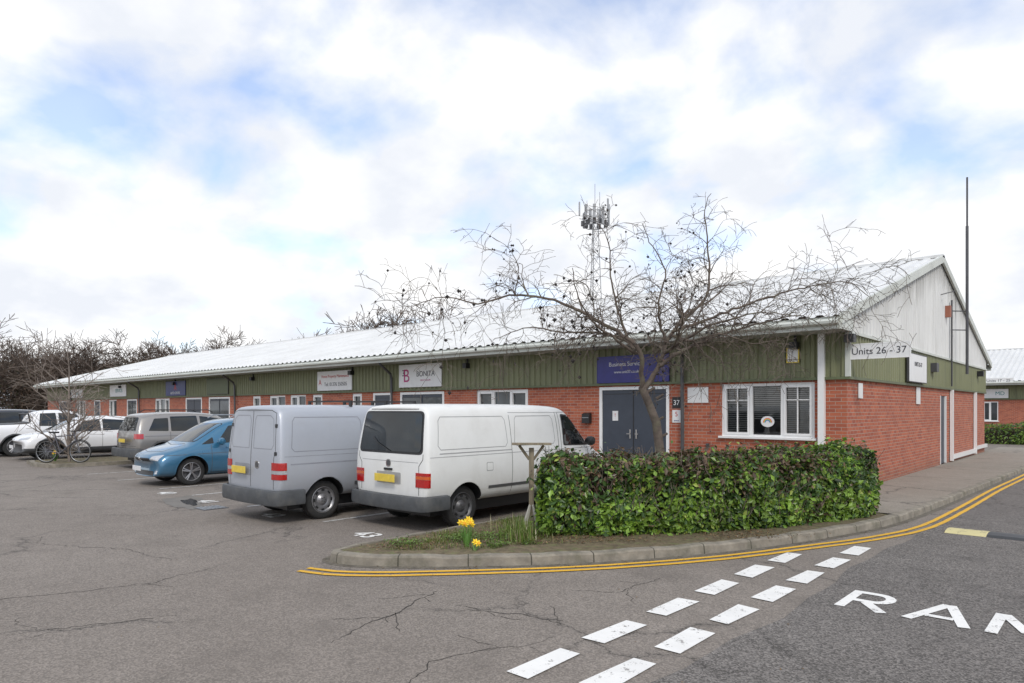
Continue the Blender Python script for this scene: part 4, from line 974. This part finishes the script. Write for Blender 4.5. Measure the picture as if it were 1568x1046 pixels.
    for _ in range(twn):
        s_=np.array([random.random()]); ff=at(fa,s_)[0]; bb_=at(ba,s_)[0]; ontop=random.random()<.5; tt=random.random() if ontop else random.uniform(.0,.08); p=ff*(1-tt)+bb_*tt
        o_=(ff-bb_)/np.linalg.norm(ff-bb_)*(0 if ontop else random.uniform(.0,.08))
        z=z0+(random.uniform(.78,.92) if ontop else random.uniform(.15,.8))*h; d=Vector((random.gauss(0,.10)+o_[0],random.gauss(0,.10)+o_[1],random.uniform(.12,.30)))
        a=Vector((p[0],p[1],z)); e=a+d; e.z=min(e.z,z0+h+.15); mb.tube([a,(a+e)/2+Vector((random.gauss(0,.012),random.gauss(0,.012),0)),e],[.005,.004,.0025],BARK,4)
    mb.obj('twigs',E)
    return E
def pal1(P,zf,s,m1,m1b,m2,depth):
    g_b=np.array([.20,.33,.045]); g_d=np.array([.055,.115,.025]); br=np.array([.15,.10,.06]); yl_=np.array([.34,.42,.08])
    n=len(P)
    brown=np.clip((zf-.5)*1.9,-.3,.85)*np.clip(1.15-abs(s-.45)*1.9,0,1)+m1*.9+m1b*.35-.08; brown=brown-(s>.8)*.30
    f=np.clip(brown+rng.normal(0,.22,n),0,1)
    isb=(rng.uniform(size=n)<f*.8)[:,None]
    bright=(m2<.32+.35*(zf<.45)+.22*(s>.72)-m1*.5)[:,None]
    c=np.where(isb,br*rng.uniform(.45,1.5,(n,1)),np.where(bright,g_b,g_d)*rng.uniform(.65,1.35,(n,1)))
    c=np.where((m2>.96)[:,None]&~isb,yl_,c)
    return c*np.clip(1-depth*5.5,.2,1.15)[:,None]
hedge('hedge',[(-1.55,-7.75),(-.75,-7.05),(.05,-6.05),(.62,-4.9),(1.02,-3.6),(1.2,-2.75)],[(-2.35,-6.75),(-1.7,-6.0),(-1.0,-5.1),(-.5,-4.0),(-.1,-2.9),(.55,-1.9)],.10,1.03,36000,.088,pal1)
def pal2(P,zf,s,m1,m1b,m2,depth):
    return np.where((m2<.6)[:,None],np.array([.16,.26,.04]),np.array([.05,.10,.025]))*rng.uniform(.7,1.3,(len(P),1))
hedge('hedge',[(-5,27.5),(0,27.4),(8,27.6)],[(-5,29.2),(0,29.1),(8,29.2)],0,1.05,9000,.14,pal2,twn=60)
def blades(name,region,n,h0,h1,cols,w=.006,z=.1,lean=.35):
    P=np.array([region() for _ in range(n)]); h=rng.uniform(h0,h1,n); ang=rng.uniform(0,6.28,n); le=rng.normal(0,lean,n)*h
    dx=np.cos(ang);dy=np.sin(ang); b=np.concatenate([P,np.full((n,1),z)],1)
    v0=b+np.stack([-dy*w,dx*w,0*dx],1); v1=b+np.stack([dy*w,-dx*w,0*dx],1)
    mid=b+np.stack([dx*le*.35,dy*le*.35,h*.55],1); v2=mid+np.stack([dy*w*.8,-dx*w*.8,0*dx],1); v3=mid-np.stack([dy*w*.8,-dx*w*.8,0*dx],1)
    v4=b+np.stack([dx*le,dy*le,h*(1-.3*abs(le)/h)],1)
    V=np.stack([v0,v1,v2,v3,v4],1).reshape(-1,3); i=np.arange(n)*5
    me=bpy.data.meshes.new(name); F=np.stack([i,i+1,i+2,i+3],1).tolist()+np.stack([i+3,i+2,i+4],1).tolist()
    me.from_pydata(V.tolist(),[],F); me.materials.append(LEAF)
    at=me.color_attributes.new('Col','FLOAT_COLOR','POINT'); c=np.ones((len(V),4),dtype=np.float32); k=rng.integers(0,len(cols),n)
    c[:,:3]=np.repeat(np.array(cols)[k]*rng.uniform(.7,1.3,(n,1)),5,0); at.data.foreach_set('color',c.ravel())
    o=bpy.data.objects.new(name,me); scene.collection.objects.link(o); return o
def clump(cs):
    def f():
        while True:
            cx,cy,r=random.choice(cs); x=random.gauss(cx,r); y=random.gauss(cy,r)
            if x>-2.84 and y<-3 and (y+10.0)>(x+2.8)*1.12-.15+(.0 if x<-1.5 else .25): return x,y
    return f
tuft=[(random.uniform(-2.75,-1.4),random.uniform(-9.6,-6.0),random.uniform(.06,.3)) for _ in range(22)]
blades('grass',clump(tuft),4200,.02,.085,[(.15,.20,.045),(.11,.15,.035),(.24,.22,.10)],.004)
tuft2=[(-1.72,-7.9,.13),(-1.95,-7.3,.12),(-1.6,-8.1,.11),(-2.1,-7.7,.1)]
blades('tall_grass',clump(tuft2),800,.08,.30,[(.17,.25,.05),(.11,.18,.035),(.28,.26,.13)],.006,lean=.35)
n_=2600; P=np.array([clump([(-2.0,-8.4,.7),(-2.2,-7.0,.6),(-1.5,-8.0,.4),(-.6,-7.4,.4),(.4,-6.0,.4),(-2.3,-9.4,.3)])() for _ in range(n_)]); P=np.concatenate([P,np.full((n_,1),.112)],1); P[:,2]+=rng.uniform(0,.02,n_)
leaves('leaf_litter',P,np.array([0,0,1.])+rng.normal(0,.35,(n_,3)),rng.uniform(.02,.05,n_),np.array([.20,.13,.07])*rng.uniform(.4,1.5,(n_,1)),LEAF)
# debris in the gutter and over the tarmac
P=[]
for _ in range(420):
    p=random.choice(kp[40:150]); P.append((p.x+abs(random.gauss(0,.10))*.7,p.y-abs(random.gauss(0,.12))*.7-.01,.010))
for _ in range(160): P.append((random.uniform(-9,4),random.uniform(-13,-8),.008))
P=np.array(P); n_=len(P)
leaves('fallen_debris',P,np.array([0,0,1.])+rng.normal(0,.2,(n_,3)),rng.uniform(.012,.032,n_),np.array([.15,.10,.055])*rng.uniform(.4,1.6,(n_,1)),LEAF)
n_=1400; cw=[(-2.2,-8.6,.12),(-1.5,-8.6,.10),(-2.5,-9.3,.12),(-1.95,-8.2,.14),(-1.3,-8.3,.08)]; P=[]
for _ in range(n_):
    x,y=clump(cw)(); P.append((x,y,.11+abs(random.gauss(0,.035))))
leaves('weeds',np.array(P),np.array([0,0,1.])+rng.normal(0,.5,(n_,3)),rng.uniform(.02,.05,n_),np.array([.13,.21,.04])*rng.uniform(.5,1.4,(n_,1)),LEAF)
DY=M('daffodil_yellow',(.85,.62,.02),.5); DO=M('daffodil_orange',(.85,.40,.01),.5); STEM=M('daffodil_stem',(.12,.26,.05),.5)
def daff(x,y,nf,hs,nl):
    D=empty('daffodils',(x,y,.1)); mb=MB()
    for i in range(nf):
        a=random.uniform(0,6.28); r=random.uniform(.02,.10); h=hs*random.uniform(.85,1.1); tip=Vector((r*math.cos(a),r*math.sin(a),h)); mb.tube([(tip.x*.3,tip.y*.3,0),(tip.x*.8,tip.y*.8,h*.6),tip],[.005,.004,.003],STEM,5)
        f=Vector((.67+random.gauss(0,.4),-.74+random.gauss(0,.4),.15)).normalized(); t=f.cross(Vector((0,0,1))).normalized(); u=t.cross(f)
        for k in range(6):
            an=k*math.pi/3; d=t*math.cos(an)+u*math.sin(an); e=t*math.cos(an+1.57)+u*math.sin(an+1.57)
            mb.poly([tip+f*.005,tip+d*.022+e*.014+f*.006,tip+d*.046-f*.004,tip+d*.022-e*.014+f*.006],DY)
        mb.tube([tip+f*.0,tip+f*.012,tip+f*.034],[.009,.011,.017],DO,9)
    for i in range(nl):
        a=random.uniform(0,6.28); h=hs*random.uniform(.55,1.0); le=random.uniform(.02,.14); d=Vector((math.cos(a),math.sin(a),0)); e=Vector((-d.y,d.x,0))*.006; b=d*.02
        p1=b+d*le*.4+Vector((0,0,h*.6)); p2=b+d*le+Vector((0,0,h))
        mb.poly([b-e,b+e,p1+e,p1-e],STEM); mb.poly([p1-e,p1+e,p2],STEM)
    mb.obj('flowers_and_leaves',D)
daff(-1.85,-8.86,9,.30,34); daff(-1.62,-8.95,2,.10,8); daff(-21.6,-8.3,7,.3,50)
# ------------------------------------------------------------------ bare trees
def grow(mb,p,d,L,r,depth,droop,wig,mat,ends,kids=(5,4,3),nside=(6,4,3,3),step=.1,rmin=.0022,spread=.8,shrink=.5):
    p=Vector(p); d=Vector(d).normalized(); n=max(3,int(L/step)); pts=[p.copy()]; rs=[r]; dirs=[d.copy()]
    for i in range(n):
        d=(d+Vector((random.gauss(0,wig),random.gauss(0,wig),random.gauss(0,wig)-droop*(i/n)))).normalized()
        p=p+d*(L/n); pts.append(p.copy()); rs.append(max(rmin,r*(1-.75*(i+1)/n))); dirs.append(d.copy())
    mb.tube(pts,rs,mat,nside[min(depth,3)])
    if depth<len(kids):
        for k in range(max(1,int(kids[depth]*L*random.uniform(.75,1.25)))):
            i=random.randint(1,n-1) if n>2 else 1
            dd=dirs[i]; q=Vector((random.gauss(0,1),random.gauss(0,1),random.gauss(.15,.8))); q=(q-dd*q.dot(dd)).normalized()
            nd_=(dd*(1-spread*.5)+q*spread).normalized()
            grow(mb,pts[i],nd_,L*random.uniform(shrink*.6,shrink*1.3),max(rmin,rs[i]*.62),depth+1,droop,wig*1.1,mat,ends,kids,nside,step,rmin,spread,shrink)
    ends.append(pts[-1]); 
    if depth>=1: ends.append(pts[len(pts)//2])
random.seed(21)
T=empty('ornamental_tree',(-1.35,-5.05,.08),rad(42.15)); mb=MB(); ends=[]
def limb(pts,r0,r1,y0=0,y1=0,kids=5,Ls=(.5,1.1),droop=.10,up=.2):
    P=[Vector((x,y0+(y1-y0)*i/(len(pts)-1)+random.gauss(0,.04),z)) for i,(x,z) in enumerate(pts)]
    Q=[]
    for i in range(len(P)-1):
        p0=P[max(i-1,0)];p1=P[i];p2=P[i+1];p3=P[min(i+2,len(P)-1)]
        m=max(2,int((p2-p1).length/.09))
        for k in range(m):
            t=k/m; Q.append(.5*((2*p1)+(p2-p0)*t+(2*p0-5*p1+4*p2-p3)*t*t+(3*p1-p0-3*p2+p3)*t**3)+Vector((random.gauss(0,.008),random.gauss(0,.008),random.gauss(0,.008))))
    Q.append(P[-1]); n=len(Q); R=[r0+(r1-r0)*(i/(n-1))**.7 for i in range(n)]
    mb.tube(Q,R,BARK,8)
    L=sum((a-b).length for a,b in zip(Q[:-1],Q[1:]))
    for k in range(int(L*kids)):
        i=random.randint(int(n*.15),n-1); d=(Q[min(i+1,n-1)]-Q[max(i-1,0)]).normalized(); q=Vector((random.gauss(0,1),random.gauss(0,1),random.gauss(up,.7))); q=(q-d*q.dot(d)).normalized()
        grow(mb,Q[i],(d*.5+q*.9),random.uniform(*Ls),min(R[i]*.6,.012),0,droop,.16,BARK,ends,kids=(7.0,5.0,0),nside=(5,4,3,3),step=.07,rmin=.0031,shrink=.55)
tr=[Vector((0,0,0)),Vector((.01,0,.5)),Vector((0,0,1.0)),Vector((-.06,.01,1.5)),Vector((-.2,.0,1.85)),Vector((-.29,.0,2.05))]
mb.tube(tr,[.10,.085,.078,.07,.062,.062],BARK,10)
for k in range(5): mb.tube([tr[2+(k%3)]+Vector((0,0,.12*k-.1)),tr[2+(k%3)]+Vector((random.choice((-.11,.11)),-.03,.12*k-.03))],[.026,.018],BARK,6)
DR=.24
limb([(-.29,2.03),(-.33,2.5),(-.5,2.78),(-1.0,3.1),(-1.7,3.42),(-2.4,3.5),(-2.9,3.36),(-3.45,3.45),(-3.9,3.3)],.046,.005,0,-.4,6,(.4,1.2),DR)
limb([(-.42,2.65),(-.62,3.2),(-.75,3.9),(-.78,4.5),(-1.0,4.85)],.030,.005,0,.4,5.5,(.35,.95),.16)
limb([(-.27,2.0),(-.05,2.35),(.1,2.72),(.3,3.05),(.78,3.55),(.82,4.3),(.76,5.0),(.85,5.2)],.05,.005,0,.2,4.8,(.35,.95),.14)
limb([(.2,2.95),(.9,3.2),(1.6,3.45),(2.2,3.6),(2.7,3.65),(3.0,3.4)],.030,.005,0,-.7,6,(.4,1.1),DR)
limb([(-.05,2.4),(.5,2.72),(1.1,2.95),(1.8,3.15),(2.4,3.25),(2.85,3.0)],.036,.005,0,.4,6.5,(.4,1.05),DR)
limb([(.1,2.8),(-.05,3.3),(.05,3.9),(-.25,4.4),(-.35,4.6)],.026,.005,0,-.3,5.5,(.35,.95),.16)
limb([(-.5,2.8),(-.9,2.95),(-1.5,3.0),(-2.1,3.1),(-2.7,2.9)],.028,.005,0,.9,6.5,(.4,1.05),DR)
limb([(-.4,2.6),(-.7,2.75),(-1.1,3.0),(-1.4,3.35),(-1.5,3.75)],.028,.005,0,-1.1,6.5,(.4,1.05),DR)
limb([(.05,2.6),(.3,2.8),(.7,3.0),(1.2,3.1),(1.5,3.0)],.030,.005,0,-1.5,7.5,(.4,1.05),DR)
limb([(.3,3.05),(.5,3.3),(.9,3.5),(1.3,3.8),(1.6,4.1)],.026,.005,0,1.3,6,(.4,.95),.2)
limb([(0,2.5),(.1,2.7),(.0,2.95),(.2,3.15),(.3,3.2)],.028,.005,0,1.8,6.5,(.4,1.05),DR)
limb([(.1,2.6),(.15,2.8),(.1,3.05),(-.1,3.2)],.028,.005,0,-1.6,8,(.4,1.05),DR)
limb([(.2,2.9),(.5,2.8),(.9,2.9),(1.4,2.75),(1.8,2.8)],.026,.005,0,-.2,9,(.4,1.05),DR)
mb.obj('trunk_and_branches',T,smooth=50)
mb=MB(); DKB=M('old_fruit',(.025,.02,.018),.8)
cand=[e for e in ends if e.x<.6] ; random.shuffle(cand)
def blob(p,r):
    vs=[p+Vector(q)*r*random.uniform(.7,1.3) for q in ((1,0,0),(-1,0,0),(0,1,0),(0,-1,0),(0,0,1.2),(0,0,-1.2))]
    mb.mesh(vs,[(0,2,4),(2,1,4),(1,3,4),(3,0,4),(2,0,5),(1,2,5),(3,1,5),(0,3,5)],DKB)
for e in cand[:260]: blob(e,random.uniform(.012,.024)) if e.x>-1.0 else blob(e,random.uniform(.015,.030))
mb.obj('old_fruit',T)
T=empty('ornamental_tree',(-21.0,-8.05,.1)); mb=MB(); e2_=[]
grow(mb,(0,0,0),(0,0,1),3.5,.05,0,-.02,.03,BARKL,e2_,kids=(8,6,4),nside=(6,4,3,3),step=.2,rmin=.006,spread=.75,shrink=.42)
mb.obj('trunk_and_branches',T)
def dtree(name,h,seed,rm=.024):
    random.seed(seed); mb=MB(); ends=[]
    for k in range(3):
        grow(mb,(random.gauss(0,.3),random.gauss(0,.3),0),(random.gauss(0,.22),random.gauss(0,.22),1),h*random.uniform(.8,1.0),h*.014,0,-.01,.05,BARKD,ends,kids=(2.0,2.6,2.0),nside=(5,3,3,3),step=h/14,rmin=rm,spread=.72,shrink=.44)
    o=mb.obj('m'); me=o.data; bpy.data.objects.remove(o); me.name=name; return me
tms=[dtree('bare_tree_mesh_%d'%i,9.0,20+i) for i in range(4)]
DT=empty('distant_trees')
random.seed(5)
def put(me,x,y,s,sz=1):
    o=bpy.data.objects.new('tree',me); scene.collection.objects.link(o); o.parent=DT; o.location=(x,y,0); o.rotation_euler=(0,0,random.uniform(0,6.28)); o.scale=(s,s,s*sz)
for i in range(64):
    f=i/63; x=-98+f*40+random.gauss(0,2.2); y=-16+f*44+random.gauss(0,2.2); put(random.choice(tms),x,y,random.uniform(.7,.98))
for (x,y,s) in ((-64,35,1.35),(-60,37,1.45),(-57.5,40,1.3),(-66,40,1.2),(-69,38,1.1)): put(random.choice(tms),x,y,s)
n_=60000; f=rng.uniform(0,1,n_); x=-96+f*38+rng.normal(0,1.6,n_); y=-17+f*44+rng.normal(0,1.6,n_); zz_=rng.beta(1.3,1.7,n_)*(6.3+1.1*np.sin(f*40)+.7*np.sin(f*93)); P=np.stack([x,y,zz_],1)
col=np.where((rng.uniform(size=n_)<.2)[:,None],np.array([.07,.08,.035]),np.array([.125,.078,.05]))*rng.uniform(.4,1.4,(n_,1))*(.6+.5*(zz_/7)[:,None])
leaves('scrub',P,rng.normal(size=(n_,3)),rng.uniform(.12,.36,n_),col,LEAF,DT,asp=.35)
# ------------------------------------------------------------------ mast
MS=empty('telecom_mast',(-36.5,43,0),.4); mb=MB(); H=22.5
def leg(k,z):
    r=1.0*(1-z/H)+.26; t=k*2*math.pi/3; return Vector((r*math.cos(t),r*math.sin(t),z))
MG=M('mast_grey',(.34,.35,.36),.6)
for k in range(3):
    mb.tube([leg(k,0),leg(k,H)],.045,MG,5)
    z=0
    while z<H-1:
        z2=z+1.1; mb.tube([leg(k,z),leg((k+1)%3,min(z2,H))],.018,MG,4); mb.tube([leg((k+1)%3,z),leg(k,min(z2,H))],.018,MG,4); z=z2
for z in (20.6,22.0):
    mb.tube([(1.2*math.cos(t*math.pi/4),1.2*math.sin(t*math.pi/4),z) for t in range(9)],.05,MG,5)
for k in range(9):
    t=k*2*math.pi/9; c,s_=math.cos(t),math.sin(t); rr=1.35+.25*(k%2); h=random.uniform(1.3,2.2); zc_=21.6+random.uniform(-.3,.9)
    mb.obox((rr*c,rr*s_,zc_),.14,.28,h,MG,Matrix.Rotation(t,3,'Z')); mb.tube([(.3*c,.3*s_,21.2),(rr*c,rr*s_,21.4)],.04,MG,4); mb.obox((rr*.8*c,rr*.8*s_,20.9),.3,.35,.5,METALD,Matrix.Rotation(t,3,'Z'))
mb.tube([(0,0,H),(0,0,H+2.5)],.03,MG,4); mb.tube([(.5,0,H),(.5,0,H+1.6)],.03,MG,4)
mb.obj('lattice_and_antennas',MS)
print('DONE')
